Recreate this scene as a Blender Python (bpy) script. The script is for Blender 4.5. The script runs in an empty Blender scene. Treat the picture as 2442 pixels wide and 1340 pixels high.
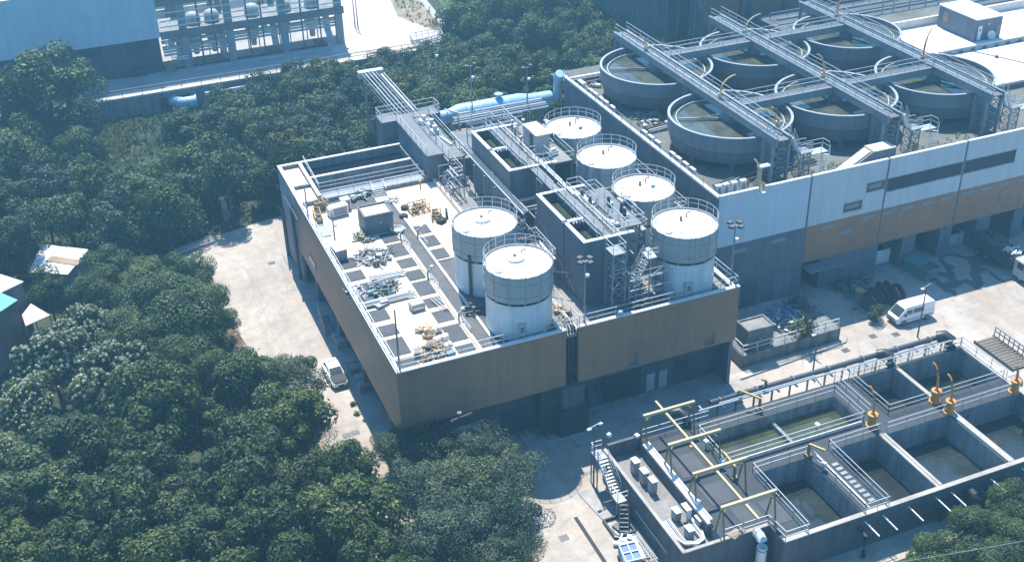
import bpy, bmesh, math, random
from mathutils import Vector, Matrix
random.seed(7)
PI = math.pi
D = bpy.data
scene = bpy.context.scene
COL = scene.collection
# ------------------------------------------------------------------ camera model (solved from the photograph's vanishing points)
IW, IH, FOC = 2442.0, 1340.0, 2793.5
pit, yaw, rol = .5421774, .3827377, -.0253739
CAM = Vector((0, 0, 70))
fw = Vector((math.cos(pit)*math.sin(yaw), math.cos(pit)*math.cos(yaw), -math.sin(pit)))
rt = fw.cross(Vector((0, 0, 1))).normalized(); up = rt.cross(fw)
r2 = rt*math.cos(rol)+up*math.sin(rol); u2 = -rt*math.sin(rol)+up*math.cos(rol)
ZM = dict(t0=(0,0,2.873),t1=(800,0,2.873),t2=(1592,0,2.873),m0=(640,340,3.256),m1=(1200,340,3.256),m2=(1692,340,3.256),n0=(640,640,3.256),n1=(1200,640,3.256),n2=(1692,650,3.256),b0=(1400,930,3.256),b1=(1692,930,3.256),l0=(0,540,3.256),d0=(1390,1000,3.94),d1=(1900,1100,4.506),e0=(880,150,4.466),f0=(360,0,4.884),g0=(1900,560,4.467),h0=(640,560,2.481),k0=(850,960,3.526),p=(0,0,1))
def at(k, x, y, z):
    """the place at height z that the survey sheet k shows at (x, y)"""
    a = ZM[k]; x = a[0]+x/a[2]; y = a[1]+y/a[2]
    d = r2*((x-IW/2)/FOC)-u2*((y-IH/2)/FOC)+fw
    t = (z-CAM.z)/d.z
    return CAM+d*t
cam = D.cameras.new('Camera'); co = D.objects.new('Camera', cam); COL.objects.link(co)
co.matrix_world = Matrix((( r2.x, u2.x, -fw.x, CAM.x), (r2.y, u2.y, -fw.y, CAM.y), (r2.z, u2.z, -fw.z, CAM.z), (0, 0, 0, 1)))
cam.sensor_width = 36; cam.lens = 36*FOC/IW; cam.clip_start = .5; cam.clip_end = 2000
scene.camera = co
# ------------------------------------------------------------------ light
w = D.worlds.new('World'); scene.world = w; w.use_nodes = True
nt = w.node_tree; bg = nt.nodes['Background']; sk = nt.nodes.new('ShaderNodeTexSky')
SUN = Vector((.085, .522, 1)).normalized()
el = math.asin(SUN.z); az = math.atan2(SUN.x, SUN.y)
sk.sky_type = 'NISHITA'; sk.sun_disc = False; sk.sun_elevation = el; sk.sun_rotation = az
sk.air_density = 1.2; sk.dust_density = .6; sk.ozone_density = 2.2
tn = nt.nodes.new('ShaderNodeMixRGB'); tn.blend_type = 'MULTIPLY'; tn.inputs[0].default_value = 1; tn.inputs[2].default_value = (.44, .80, 1.0, 1)   # cool clear-day sky
nt.links.new(sk.outputs[0], tn.inputs[1]); nt.links.new(tn.outputs[0], bg.inputs[0]); bg.inputs[1].default_value = .12
sl = D.lights.new('Sun', 'SUN'); sl.energy = 4.6; sl.angle = math.radians(.55); sl.color = (1, .93, .83)
so = D.objects.new('Sun', sl); COL.objects.link(so); so.location = (30, 150, 160)
so.rotation_euler = SUN.to_track_quat('Z', 'Y').to_euler()
vs = scene.view_settings; vs.view_transform = 'Standard'; vs.look = 'None'; vs.exposure = 1.0; vs.gamma = 1
# ------------------------------------------------------------------ materials
def nmat(name):
    m = D.materials.new(name); m.use_nodes = True
    return m, m.node_tree, m.node_tree.nodes['Principled BSDF']
def node(t, kind, **kw):
    n = t.nodes.new('ShaderNode'+kind)
    for k, v in kw.items(): setattr(n, k, v)
    return n
def ramp(t, src, stops):
    r = node(t, 'ValToRGB'); e = r.color_ramp.elements
    while len(e) < len(stops): e.new(.5)
    for i, (p, c) in enumerate(stops):
        e[i].position = p; e[i].color = (c, c, c, 1) if not isinstance(c, tuple) else (*c[:3], 1)
    t.links.new(src, r.inputs[0]); return r.outputs[0]
def noise(t, vec, scale, detail=4, rough=.6, vscale=None):
    n = node(t, 'TexNoise'); n.inputs['Scale'].default_value = scale; n.inputs['Detail'].default_value = detail; n.inputs['Roughness'].default_value = rough
    if vscale:
        m = node(t, 'Mapping'); m.inputs['Scale'].default_value = vscale; t.links.new(vec, m.inputs[0]); vec = m.outputs[0]
    t.links.new(vec, n.inputs['Vector']); return n.outputs['Fac']
def mul(t, a, b, fac=1., mode='MULTIPLY'):
    x = node(t, 'MixRGB', blend_type=mode)
    if isinstance(fac, float): x.inputs[0].default_value = fac
    else: t.links.new(fac, x.inputs[0])
    for i, s in ((1, a), (2, b)):
        if isinstance(s, tuple): x.inputs[i].default_value = (*s, 1)
        else: t.links.new(s, x.inputs[i])
    return x.outputs[0]
def surf(name, base, rough=.8, metal=0., var=.25, scale=.35, fine=3., streak=0., grime=0., grimec=(.12,.1,.08), bump=.0, ribs=None, rust=0.):
    m, t, b = nmat(name); pos = node(t, 'NewGeometry').outputs['Position']
    c = mul(t, base, ramp(t, noise(t, pos, scale), [(.3, 1-var), (.7, 1+var*.6)]))
    c = mul(t, c, ramp(t, noise(t, pos, fine, 6, .7), [(.3, 1-var*.6), (.7, 1+var*.4)]))
    if streak: c = mul(t, c, ramp(t, noise(t, pos, 1, 5, .65, (1.3, 1.3, .09)), [(.35, 1-streak), (.62, 1.05)]))
    if grime: c = mul(t, c, grimec, ramp(t, noise(t, pos, scale*2.2, 7, .72), [(.5, 0.), (.72, grime)]), 'MIX')
    if rust: c = mul(t, c, (.16, .07, .03), ramp(t, noise(t, pos, 1.7, 8, .8), [(.55, 0.), (.75, rust)]), 'MIX')
    t.links.new(c, b.inputs['Base Color']); b.inputs['Roughness'].default_value = rough; b.inputs['Metallic'].default_value = metal
    if ribs:
        wv = node(t, 'TexWave', wave_type='BANDS', bands_direction=ribs[0]); wv.inputs['Scale'].default_value = ribs[1]
        t.links.new(pos, wv.inputs['Vector']); bp = node(t, 'Bump'); bp.inputs['Strength'].default_value = ribs[2]; bp.inputs['Distance'].default_value = .03
        t.links.new(wv.outputs['Fac'], bp.inputs['Height']); t.links.new(bp.outputs[0], b.inputs['Normal'])
    elif bump:
        bp = node(t, 'Bump'); bp.inputs['Strength'].default_value = bump; bp.inputs['Distance'].default_value = .05
        t.links.new(noise(t, pos, 6, 6, .7), bp.inputs['Height']); t.links.new(bp.outputs[0], b.inputs['Normal'])
    return m
M = {}
M['white_clad'] = surf('white_cladding', (.47,.56,.62), .45, var=.06, streak=.07, ribs=('Z', 2.6, .35))
M['blue_clad'] = surf('pale_blue_cladding', (.48,.60,.70), .45, var=.06, streak=.05, ribs=('Z', 2.6, .3))
M['brown_clad'] = surf('brown_cladding', (.31,.172,.100), .5, var=.15, streak=.12, scale=.15, ribs=('Z', 2.6, .3))
M['grey_wall'] = surf('blue_grey_wall', (.125,.15,.185), .75, var=.16, streak=.22, scale=.5)
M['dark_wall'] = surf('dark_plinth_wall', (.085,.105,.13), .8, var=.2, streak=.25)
M['basin_wall'] = surf('basin_concrete', (.27,.29,.31), .85, var=.25, streak=.4, grime=.4, grimec=(.09,.09,.08))
M['clar_grey'] = surf('clarifier_grey_paint', (.16,.19,.22), .6, var=.12, streak=.2)
M['clar_low'] = surf('clarifier_hopper_paint', (.12,.145,.175), .65, var=.14, streak=.2)
M['coping'] = surf('pale_coping', (.66,.67,.68), .5, var=.12)
M['deck'] = surf('bleached_roof_deck', (.75,.61,.46), .85, var=.15, scale=.22, grime=.75, grimec=(.56,.38,.23))
M['deck_grey'] = surf('weathered_roof_deck', (.25,.245,.24), .9, var=.3, scale=.3, grime=.6, grimec=(.10,.10,.09))
M['shade_toned_deck'] = surf('shade_toned_weedy_deck', (.135,.14,.135), .9, var=.35, scale=.25, grime=.7, grimec=(.06,.085,.04))  # base darkened to carry the shade round the clarifiers; green grime is weeds
M['asphalt_roof'] = surf('dark_roof_felt', (.10,.105,.11), .9, var=.25, grime=.4, grimec=(.2,.17,.14))
M['cover'] = surf('dark_cover_panel', (.055,.065,.078), .75, var=.3, fine=5)
M['kerb_white'] = surf('sunbleached_curb', (.62,.57,.51), .8, var=.2)
M['tank_white'] = surf('white_tank_steel', (.60,.66,.70), .4, var=.07, streak=.12)
M['tank_panel'] = surf('panelled_tank_steel', (.37,.385,.39), .5, var=.1, streak=.16)
M['tank_pale'] = surf('weathered_tank_panels', (.48,.52,.53), .5, var=.12, streak=.35)
M['tank_dark'] = surf('dark_tank_base', (.10,.125,.15), .6, var=.15, streak=.2)
M['lid'] = surf('white_tank_lid', (.80,.79,.77), .45, var=.06, scale=1.2, grime=.12, grimec=(.5,.4,.3))
M['ring'] = surf('black_ring_gap', (.02,.022,.025), .6)
M['rail'] = surf('galvanised_rail', (.46,.50,.53), .42, .35, var=.1)
M['steel'] = surf('galvanised_steel', (.25,.285,.32), .45, .3, var=.15, streak=.1)
M['grating'] = surf('dark_grating', (.13,.15,.17), .6, .3, var=.2)
M['steel_dark'] = surf('dark_steel', (.075,.085,.10), .5, .3, var=.2)
M['bridge'] = surf('bridge_girder_paint', (.20,.235,.27), .5, .15, var=.12, streak=.15)
M['yellow'] = surf('worn_yellow_paint', (.60,.39,.14), .5, var=.15, rust=.35)
M['gantry'] = surf('faded_yellow_gantry', (.52,.42,.25), .55, var=.15, rust=.35)
M['gantry_leg'] = surf('olive_gantry_leg', (.20,.165,.085), .6, var=.15, rust=.3)
M['orange'] = surf('orange_davit_paint', (.62,.26,.05), .5, var=.12, rust=.25)
M['blue_pipe'] = surf('light_blue_pipe', (.34,.57,.75), .45, var=.10, streak=.2, grime=.25, grimec=(.2,.27,.32))
M['white_pipe'] = surf('white_painted_pipe', (.72,.72,.70), .4, var=.1)
M['black_pipe'] = surf('black_pipe', (.022,.024,.028), .45, var=.2)
M['white_box'] = surf('white_unit_casing', (.74,.73,.71), .45, var=.08, grime=.15)
M['grey_box'] = surf('grey_cabinet', (.27,.29,.31), .5, var=.1)
M['glass'] = surf('dark_glass', (.05,.065,.08), .12, var=.1)
M['vent'] = surf('vent_louvre_paint', (.30,.34,.38), .5, var=.1, ribs=('Z', 9, .6))
M['vent_plain'] = surf('pale_frame_paint', (.27,.31,.34), .6, var=.15, streak=.2)
M['louvre'] = surf('dark_louvre', (.045,.06,.08), .5, ribs=('Z', 9, .6))
M['door_paint'] = surf('door_paint', (.42,.44,.45), .5, var=.08)
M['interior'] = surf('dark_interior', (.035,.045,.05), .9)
M['rubber'] = surf('rubber', (.018,.018,.02), .75, var=.2)
M['car_white'] = surf('white_car_paint', (.78,.79,.80), .22, var=.03)
M['car_dark'] = surf('dark_bonnet_vinyl', (.03,.03,.034), .75, var=.05)
M['chrome'] = surf('bright_trim', (.7,.7,.72), .2, .9)
M['lamp_glass'] = surf('lamp_lens', (.75,.76,.74), .25)
M['teal'] = surf('teal_skip_paint', (.10,.24,.25), .5, var=.2, rust=.35)
M['green_net'] = surf('green_safety_net', (.07,.26,.21), .7, var=.2)
M['timber'] = surf('weathered_timber', (.30,.22,.15), .85, var=.3)
M['sand'] = surf('sand_bags', (.55,.38,.24), .9, var=.25)
M['blue_tarp'] = surf('blue_tarp', (.10,.22,.42), .6, var=.2)
M['scrap'] = surf('mixed_scrap_metal', (.17,.19,.20), .6, .2, var=.5, fine=6, rust=.5)
M['drum'] = surf('cable_drum', (.05,.055,.065), .7, var=.3)
M['tin_roof'] = surf('white_tin_roof', (.72,.72,.70), .5, var=.1, grime=.25, grimec=(.3,.24,.2), ribs=('X', 3, .4))
M['stone_house'] = surf('grey_house_wall', (.20,.21,.23), .85, var=.25, streak=.3)  # plain grey wall colour with streaks
M['house_brown'] = surf('brown_house_wall', (.22,.15,.11), .85, var=.2, streak=.3)
M['green_roof'] = surf('green_sheet_roof', (.10,.36,.35), .5, var=.15)
M['pink_roof'] = surf('pale_awning', (.55,.45,.44), .7, var=.3, fine=2.5, grime=.5, grimec=(.25,.2,.18))
M['insulator'] = surf('pale_lagging', (.62,.64,.64), .5, var=.15)
M['weeds'] = surf('weeds', (.13,.16,.055), .9, var=.4, fine=4)
M['plaster'] = surf('platform_render', (.21,.22,.23), .85, var=.3, streak=.5)
M['scaffold'] = surf('rusty_yellow_crate', (.40,.27,.09), .6, var=.2, rust=.5)
M['white_roof'] = surf('white_membrane_roof', (.76,.77,.78), .6, var=.06, scale=.2, grime=.10, grimec=(.5,.5,.5))

def water(name, col, rough=.06, bump=.08, scale=2.0, foam=0.):
    m, t, b = nmat(name); pos = node(t, 'NewGeometry').outputs['Position']
    c = mul(t, col, ramp(t, noise(t, pos, .5, 5), [(.3, .6), (.7, 1.3)]))
    if foam: c = mul(t, c, (.12,.135,.145), ramp(t, noise(t, pos, 2.2, 8, .75), [(.58, 0.), (.75, foam)]), 'MIX')
    t.links.new(c, b.inputs['Base Color']); b.inputs['Roughness'].default_value = rough; b.inputs['Specular IOR Level'].default_value = .8
    bp = node(t, 'Bump'); bp.inputs['Strength'].default_value = bump; bp.inputs['Distance'].default_value = .05
    t.links.new(noise(t, pos, scale, 5), bp.inputs['Height']); t.links.new(bp.outputs[0], b.inputs['Normal'])
    return m
M['water_green'] = water('murky_green_water', (.065,.072,.036))
M['water_dark'] = water('dark_sludge_water', (.026,.034,.034), .05, .15, 1.5)
M['water_clar'] = water('olive_clarifier_water', (.080,.088,.070), .04, .03)
M['water_foam'] = water('aerated_dark_water', (.026,.035,.038), .10, .5, 2.5, .3)
M['water_black'] = water('still_black_water', (.006,.010,.018), .05, .05)
M['water_algae'] = water('algae_water', (.035,.05,.025), .25, .3, 3)

def yard_mat():
    m, t, b = nmat('yard_concrete'); g = node(t, 'NewGeometry').outputs['Position']
    c = mul(t, (.43,.39,.345), ramp(t, noise(t, g, .09, 5, .6), [(.3, .74), (.7, 1.16)]))
    c = mul(t, c, ramp(t, noise(t, g, .8, 8, .72), [(.3, .78), (.7, 1.12)]))
    c = mul(t, c, ramp(t, noise(t, g, 1, 6, .7, (.35, .07, 1)), [(.32, .80), (.6, 1.06)]))       # tyre drag
    c = mul(t, c, (.36,.26,.18), ramp(t, noise(t, g, .16, 7, .7), [(.50, 0.), (.72, .6)]), 'MIX')   # brown mud stains
    c = mul(t, c, (.17,.17,.165), ramp(t, noise(t, g, .23, 8, .74, (1, 1.6, 1)), [(.57, 0.), (.66, .42)]), 'MIX')  # old damp patches
    tm_ = node(t, 'Mapping'); tm_.inputs['Location'].default_value = (-3.0, -121, 0); t.links.new(g, tm_.inputs[0])
    rg = node(t, 'TexWave', wave_type='RINGS', rings_direction='Z'); rg.inputs['Scale'].default_value = .16; rg.inputs['Distortion'].default_value = 1.6; rg.inputs['Detail Scale'].default_value = .25
    t.links.new(tm_.outputs[0], rg.inputs['Vector'])
    tk_ = node(t, 'Math', operation='MULTIPLY'); t.links.new(ramp(t, rg.outputs['Fac'], [(.93, 0.), (.985, .34)]), tk_.inputs[0]); t.links.new(ramp(t, noise(t, g, .3, 4), [(.45, 0.), (.62, 1.)]), tk_.inputs[1])
    c = mul(t, c, (.22,.20,.18), tk_.outputs[0], 'MIX')                                              # turning tyre marks
    br = node(t, 'TexBrick'); br.offset = 0; br.inputs['Scale'].default_value = 1
    for k, v in (('Brick Width', 5.2), ('Row Height', 4.6), ('Mortar Size', .018), ('Mortar Smooth', .3)): br.inputs[k].default_value = v
    br.inputs['Color1'].default_value = (1, 1, 1, 1); br.inputs['Color2'].default_value = (.93, .93, .93, 1); br.inputs['Mortar'].default_value = (.72, .70, .68, 1)
    t.links.new(g, br.inputs['Vector']); c = mul(t, c, br.outputs['Color'])
    # wet trails in front of the loading bays, with a shape of their own
    s = node(t, 'SeparateXYZ'); t.links.new(g, s.inputs[0])
    def gate(src, a, b_, fall):
        x = node(t, 'MapRange'); x.inputs[1].default_value = a-fall; x.inputs[2].default_value = a; t.links.new(src, x.inputs[0])
        y = node(t, 'MapRange'); y.inputs[1].default_value = b_; y.inputs[2].default_value = b_+fall; y.inputs[3].default_value = 1; y.inputs[4].default_value = 0; t.links.new(src, y.inputs[0])
        z = node(t, 'Math', operation='MULTIPLY'); t.links.new(x.outputs[0], z.inputs[0]); t.links.new(y.outputs[0], z.inputs[1]); return z.outputs[0]
    vo = node(t, 'TexVoronoi', feature='DISTANCE_TO_EDGE'); vo.inputs['Scale'].default_value = .26
    mp = node(t, 'Mapping'); mp.inputs['Scale'].default_value = (1, .55, 1); nz = node(t, 'TexNoise'); nz.inputs['Scale'].default_value = .5
    t.links.new(g, nz.inputs['Vector']); ad = node(t, 'VectorMath', operation='MULTIPLY_ADD'); ad.inputs[1].default_value = (2.6,2.6,0)
    t.links.new(nz.outputs['Color'], ad.inputs[0]); t.links.new(g, ad.inputs[2]); t.links.new(ad.outputs[0], mp.inputs[0]); t.links.new(mp.outputs[0], vo.inputs['Vector'])
    lines = ramp(t, vo.outputs['Distance'], [(.05, 1.), (.085, 0.)])
    mk = node(t, 'Math', operation='MULTIPLY'); t.links.new(gate(s.outputs[0], 86.5, 101, 1.2), mk.inputs[0]); t.links.new(gate(s.outputs[1], 84.4, 91.5, .8), mk.inputs[1])
    m2 = node(t, 'Math', operation='MULTIPLY'); t.links.new(mk.outputs[0], m2.inputs[0]); t.links.new(lines, m2.inputs[1])
    c = mul(t, c, (.10,.105,.11), m2.outputs[0], 'MIX')
    t.links.new(c, b.inputs['Base Color']); b.inputs['Roughness'].default_value = .85
    bp = node(t, 'Bump'); bp.inputs['Strength'].default_value = .25; bp.inputs['Distance'].default_value = .03
    t.links.new(noise(t, g, 4, 8, .7), bp.inputs['Height']); t.links.new(bp.outputs[0], b.inputs['Normal'])
    return m
M['yard'] = yard_mat()
M['far_yard'] = surf('far_yard_concrete', (.56,.51,.45), .9, var=.2, scale=.15, grime=.3, grimec=(.34,.27,.2))
M['pave'] = surf('loading_pavement', (.34,.335,.33), .85, var=.25, scale=.5, grime=.4, grimec=(.14,.14,.14))
M['pave_far'] = surf('far_pavement', (.36,.36,.36), .85, var=.2, scale=.3)
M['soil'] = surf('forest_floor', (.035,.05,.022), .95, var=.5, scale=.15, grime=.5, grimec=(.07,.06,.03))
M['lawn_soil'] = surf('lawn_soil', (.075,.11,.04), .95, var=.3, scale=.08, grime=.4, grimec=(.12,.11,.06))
M['scree'] = surf('scrubby_bank', (.30,.25,.19), .95, var=.35, scale=.3, grime=.7, grimec=(.08,.1,.04))

def leaf(name, dark, light, rough=.5, spread=.65, vary=True):
    m, t, b = nmat(name)
    pos = node(t, 'NewGeometry').outputs['Position']; oi = node(t, 'ObjectInfo')
    c = mul(t, dark, light, ramp(t, noise(t, pos, .9, 4, .65), [(.35, 0.), (.68, 1.)]), 'MIX')
    at_ = node(t, 'Attribute', attribute_name='tint')
    c = mul(t, c, ramp(t, at_.outputs['Fac'], [(0., 1-spread), (1., 1+spread)]))
    if vary: c = mul(t, c, ramp(t, oi.outputs['Random'], [(0., (.62,.74,.76)), (.5, (1.,1.,1.)), (1., (1.28,1.2,.86))]))
    t.links.new(c, b.inputs['Base Color']); b.inputs['Roughness'].default_value = rough; b.inputs['Specular IOR Level'].default_value = .28
    tr = node(t, 'BsdfTranslucent'); t.links.new(mul(t, c, (1.1,1.25,.5)), tr.inputs[0])
    mx = node(t, 'MixShader'); mx.inputs[0].default_value = .22
    t.links.new(b.outputs[0], mx.inputs[1]); t.links.new(tr.outputs[0], mx.inputs[2])
    t.links.new(mx.outputs[0], t.nodes['Material Output'].inputs[0])
    return m
M['leaf_dark'] = leaf('dark_green_leaves', (.020,.042,.012), (.085,.125,.036))
M['leaf_mid'] = leaf('mid_green_leaves', (.024,.052,.012), (.095,.145,.034))
M['leaf_haze_blue'] = leaf('haze_blued_leaves', (.018,.042,.026), (.055,.088,.046))  # bluer base stands in for the haze over the far woods
M['leaf_grey'] = leaf('grey_green_leaves', (.034,.060,.040), (.095,.138,.085))
M['leaf_olive'] = leaf('olive_leaves', (.045,.060,.013), (.110,.120,.030))
M['grass_blade'] = leaf('olive_grass_blades', (.060,.075,.022), (.13,.135,.05), .7)
M['blossom'] = leaf('pale_blossom', (.40,.43,.30), (.64,.65,.52), .7, .2, False)
M['bark'] = surf('bark', (.09,.075,.06), .95, var=.4, fine=6)

# ------------------------------------------------------------------ mesh helpers
def root_loc(o):
    while o.parent: o = o.parent
    return o.location
ONE_EACH = set('vent coping basin_coping pillar leg louvre sand_bed felt_strip curb sign_board column post downpipe window landing bracket back_wall bay_ceiling door pipe service_pipe small_pipe process_pipe rim girder side_beam support frame_post inner_wall cover_plate trestle_leg crossbeam handrail pilaster lower_wall wall_louvre girder_flange pale_kerb guard_rail'.split())
class MB:
    def __init__(s): s.v = []; s.f = []; s.p = []; s.deep = 0
    def mark(s, k):
        if not s.deep: s.p.append((k, len(s.v), len(s.f)))
    def face(s, pts):
        i = len(s.v); s.v += [tuple(p) for p in pts]; s.f.append(tuple(range(i, i+len(pts)))); return s
    def box(s, x0, x1, y0, y1, z0, z1):
        s.mark('box'); i = len(s.v)
        s.v += [(x0,y0,z0),(x1,y0,z0),(x1,y1,z0),(x0,y1,z0),(x0,y0,z1),(x1,y0,z1),(x1,y1,z1),(x0,y1,z1)]
        s.f += [(i+3,i+2,i+1,i),(i+4,i+5,i+6,i+7),(i,i+1,i+5,i+4),(i+1,i+2,i+6,i+5),(i+2,i+3,i+7,i+6),(i+3,i,i+4,i+7)]; return s
    def obox(s, c, l, wd, h, a=0., z0=None):
        s.mark('box')
        i = len(s.v); ca, sa = math.cos(a), math.sin(a); z = c[2]
        for dz in (0, h):
            for dx, dy in ((-1,-1),(1,-1),(1,1),(-1,1)):
                x, y = dx*l/2, dy*wd/2; s.v.append((c[0]+x*ca-y*sa, c[1]+x*sa+y*ca, z+dz))
        s.f += [(i+3,i+2,i+1,i),(i+4,i+5,i+6,i+7),(i,i+1,i+5,i+4),(i+1,i+2,i+6,i+5),(i+2,i+3,i+7,i+6),(i+3,i,i+4,i+7)]; return s
    def bar(s, a, b, wd, h):
        s.mark('bar')
        a, b = Vector(a), Vector(b); d = (b-a).normalized()
        q = Vector((0,0,1)) if abs(d.z) < .98 else Vector((0,1,0))
        x = d.cross(q).normalized(); y = x.cross(d)
        i = len(s.v)
        for p in (a, b):
            for sx, sy in ((-1,-1),(1,-1),(1,1),(-1,1)): s.v.append(tuple(p+x*(sx*wd/2)+y*(sy*h/2)))
        s.f += [(i,i+1,i+2,i+3),(i+7,i+6,i+5,i+4)]+[(i+k,i+4+k,i+4+(k+1)%4,i+(k+1)%4) for k in range(4)]; return s
    def path(s, pts, r, n=5, closed=False):
        s.mark('path')
        P = [Vector(p) for p in pts]; rings = []
        for k, p in enumerate(P):
            a = P[k-1] if k or closed else p; b = P[(k+1) % len(P)] if k < len(P)-1 or closed else p
            d = (b-a).normalized(); q = Vector((0,0,1)) if abs(d.z) < .9 else Vector((0,1,0))
            x = d.cross(q).normalized(); y = x.cross(d); i = len(s.v); rr = r[k] if isinstance(r, (list, tuple)) else r
            for j in range(n): s.v.append(tuple(p+x*(rr*math.cos(2*PI*j/n))+y*(rr*math.sin(2*PI*j/n))))
            rings.append(i)
        m = len(rings)
        for k in range(m if closed else m-1):
            i, e = rings[k], rings[(k+1) % m]
            s.f += [(i+j, i+(j+1)%n, e+(j+1)%n, e+j) for j in range(n)]
        if not closed: s.f += [tuple(rings[0]+j for j in reversed(range(n))), tuple(rings[-1]+j for j in range(n))]
        return s
    def lathe(s, cx, cy, prof, n=48, a0=0., a1=2*PI):
        full = abs(a1-a0-2*PI) < 1e-6; m = n if full else n+1; i = len(s.v)
        for r, z in prof:
            for j in range(m):
                t = a0+(a1-a0)*j/n; s.v.append((cx+r*math.cos(t), cy+r*math.sin(t), z))
        for k in range(len(prof)-1):
            for j in range(n):
                a, b = i+k*m+j, i+k*m+(j+1) % m; s.f.append((a, b, b+m, a+m))
        return s
    def disc(s, cx, cy, z, r, n=48, dome=0.):
        i = len(s.v); s.v.append((cx, cy, z+dome)); s.v += [(cx+r*math.cos(2*PI*j/n), cy+r*math.sin(2*PI*j/n), z) for j in range(n)]
        s.f += [(i, i+1+j, i+1+(j+1) % n) for j in range(n)]; return s
    def cyl(s, cx, cy, z0, z1, r, n=16): 
        s.lathe(cx, cy, [(r, z0), (r, z1)], n); s.disc(cx, cy, z1, r, n); return s
    def prism(s, pts, z0, z1):
        i = len(s.v); n = len(pts); s.v += [(p[0], p[1], z0) for p in pts]+[(p[0], p[1], z1) for p in pts]
        s.f += [tuple(i+k for k in reversed(range(n))), tuple(i+n+k for k in range(n))]
        s.f += [(i+k, i+(k+1) % n, i+n+(k+1) % n, i+n+k) for k in range(n)]; return s
    def rail(s, pts, h=1.1, gap=1.9, r=.027, mid=True, closed=False):
        s.mark('rail'); s.deep += 1
        P = [Vector(p) for p in pts]; up_ = Vector((0,0,1)); seg = list(zip(P, P[1:]))+([(P[-1], P[0])] if closed else [])
        for a, b in seg:
            s.bar(a+up_*h, b+up_*h, 2*r, 2*r)
            if mid: s.bar(a+up_*h*.52, b+up_*h*.52, 1.6*r, 1.6*r)
            n = max(1, round((b-a).length/gap))
            for k in range(n): q = a+(b-a)*(k/n); s.bar(q, q+up_*h, 1.7*r, 1.7*r)
        if not closed: s.bar(P[-1], P[-1]+up_*h, 1.7*r, 1.7*r)
        s.deep -= 1; return s
    def build(s, name, mat, parent=None, local=False, smooth=False):
        kinds = {k for k, _, _ in s.p}
        if parent is not None and len(s.p) > 1 and len(kinds) == 1 and s.p[0][2] == 0 and (kinds == {'rail'} or name in ONE_EACH):
            cuts = s.p+[('end', len(s.v), len(s.f))]; last = None          # each run or piece is a part of its own
            for (k, a, fa), (_, b, fb) in zip(cuts, cuts[1:]):
                m = MB(); m.v = s.v[a:b]; m.f = [tuple(i-a for i in f) for f in s.f[fa:fb]]; last = m.build(name, mat, parent, local, smooth)
            return last
        vv = s.v
        if parent is not None and not local:
            l = root_loc(parent); vv = [(a-l.x, b-l.y, c-l.z) for a, b, c in vv]
        me = D.meshes.new(name); me.from_pydata(vv, [], s.f); me.validate(); me.materials.append(M[mat] if isinstance(mat, str) else mat)
        if smooth:
            me.polygons.foreach_set('use_smooth', [True]*len(me.polygons))
            try: me.set_sharp_from_angle(angle=math.radians(40))
            except Exception: pass
        o = D.objects.new(name, me); COL.objects.link(o)
        if parent is not None: o.parent = parent; KIDS.setdefault(parent.name, []).append(o)
        return o
KIDS = {}
def tag(o, label=None, cat=None, group=None, kind=None):
    for k, v in (('label', label), ('category', cat), ('group', group), ('kind', kind)):
        if v: o[k] = v
    return o
def thing(name, label, cat, loc=(0,0,0), group=None):
    o = D.objects.new(name, None); COL.objects.link(o); o.location = loc; o.empty_display_size = .3
    return tag(o, label, cat, group)
def dup(o, loc=None, rz=None, label=None, group=None, parent=None, scale=None):
    c = o.copy(); COL.objects.link(c)
    if parent is not None: c.parent = parent
    for k in KIDS.get(o.name, []): KIDS.setdefault(c.name, []).append(dup(k, parent=c))
    if loc is not None: c.location = loc
    if rz is not None: c.rotation_euler = (0, 0, rz)
    if scale is not None: c.scale = scale
    if label: c['label'] = label
    if group: c['group'] = group
    return c
def struct(o): return tag(o, kind='structure')
def lattice(mb, cx, cy, z0, z1, wx, wy, t=.16, bays=None, th=.07):
    """four-legged braced trestle"""
    bays = bays or max(1, round((z1-z0)/1.7)); c = [(cx+sx*wx/2, cy+sy*wy/2) for sx, sy in ((-1,-1),(1,-1),(1,1),(-1,1))]
    for x, y in c: mb.bar((x,y,z0), (x,y,z1), t, t)
    for b in range(bays):
        a, e = z0+(z1-z0)*b/bays, z0+(z1-z0)*(b+1)/bays
        for k in range(4):
            p, q = c[k], c[(k+1) % 4]
            mb.bar((*p, a), (*q, e), th, th); mb.bar((*q, a), (*p, e), th, th); mb.bar((*p, e), (*q, e), th, th)
    return mb
# ================================================================== GROUND
def sheet(name, pts, z, mat, parent=None): return MB().face([(p[0], p[1], z) for p in pts]).build(name, mat, parent)
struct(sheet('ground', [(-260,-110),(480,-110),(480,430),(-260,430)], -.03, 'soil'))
yard_pts = [(8.6,127.2),(8.3,129.9),(10.6,132.0),(13.5,133.2),(21,135),(40,135.5),(61,136),(145,136),(145,54.6),(80,54.6),(60,53.6),(50,53.4),(44,40),(24,40),(16.5,56),(15.5,86),(14,96),(12.5,104),(11.7,106),(11.6,110),(12.4,112),(10.4,119),(11.3,122.5),(9.4,126)]
struct(sheet('yard', yard_pts, .0, 'yard'))
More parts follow.
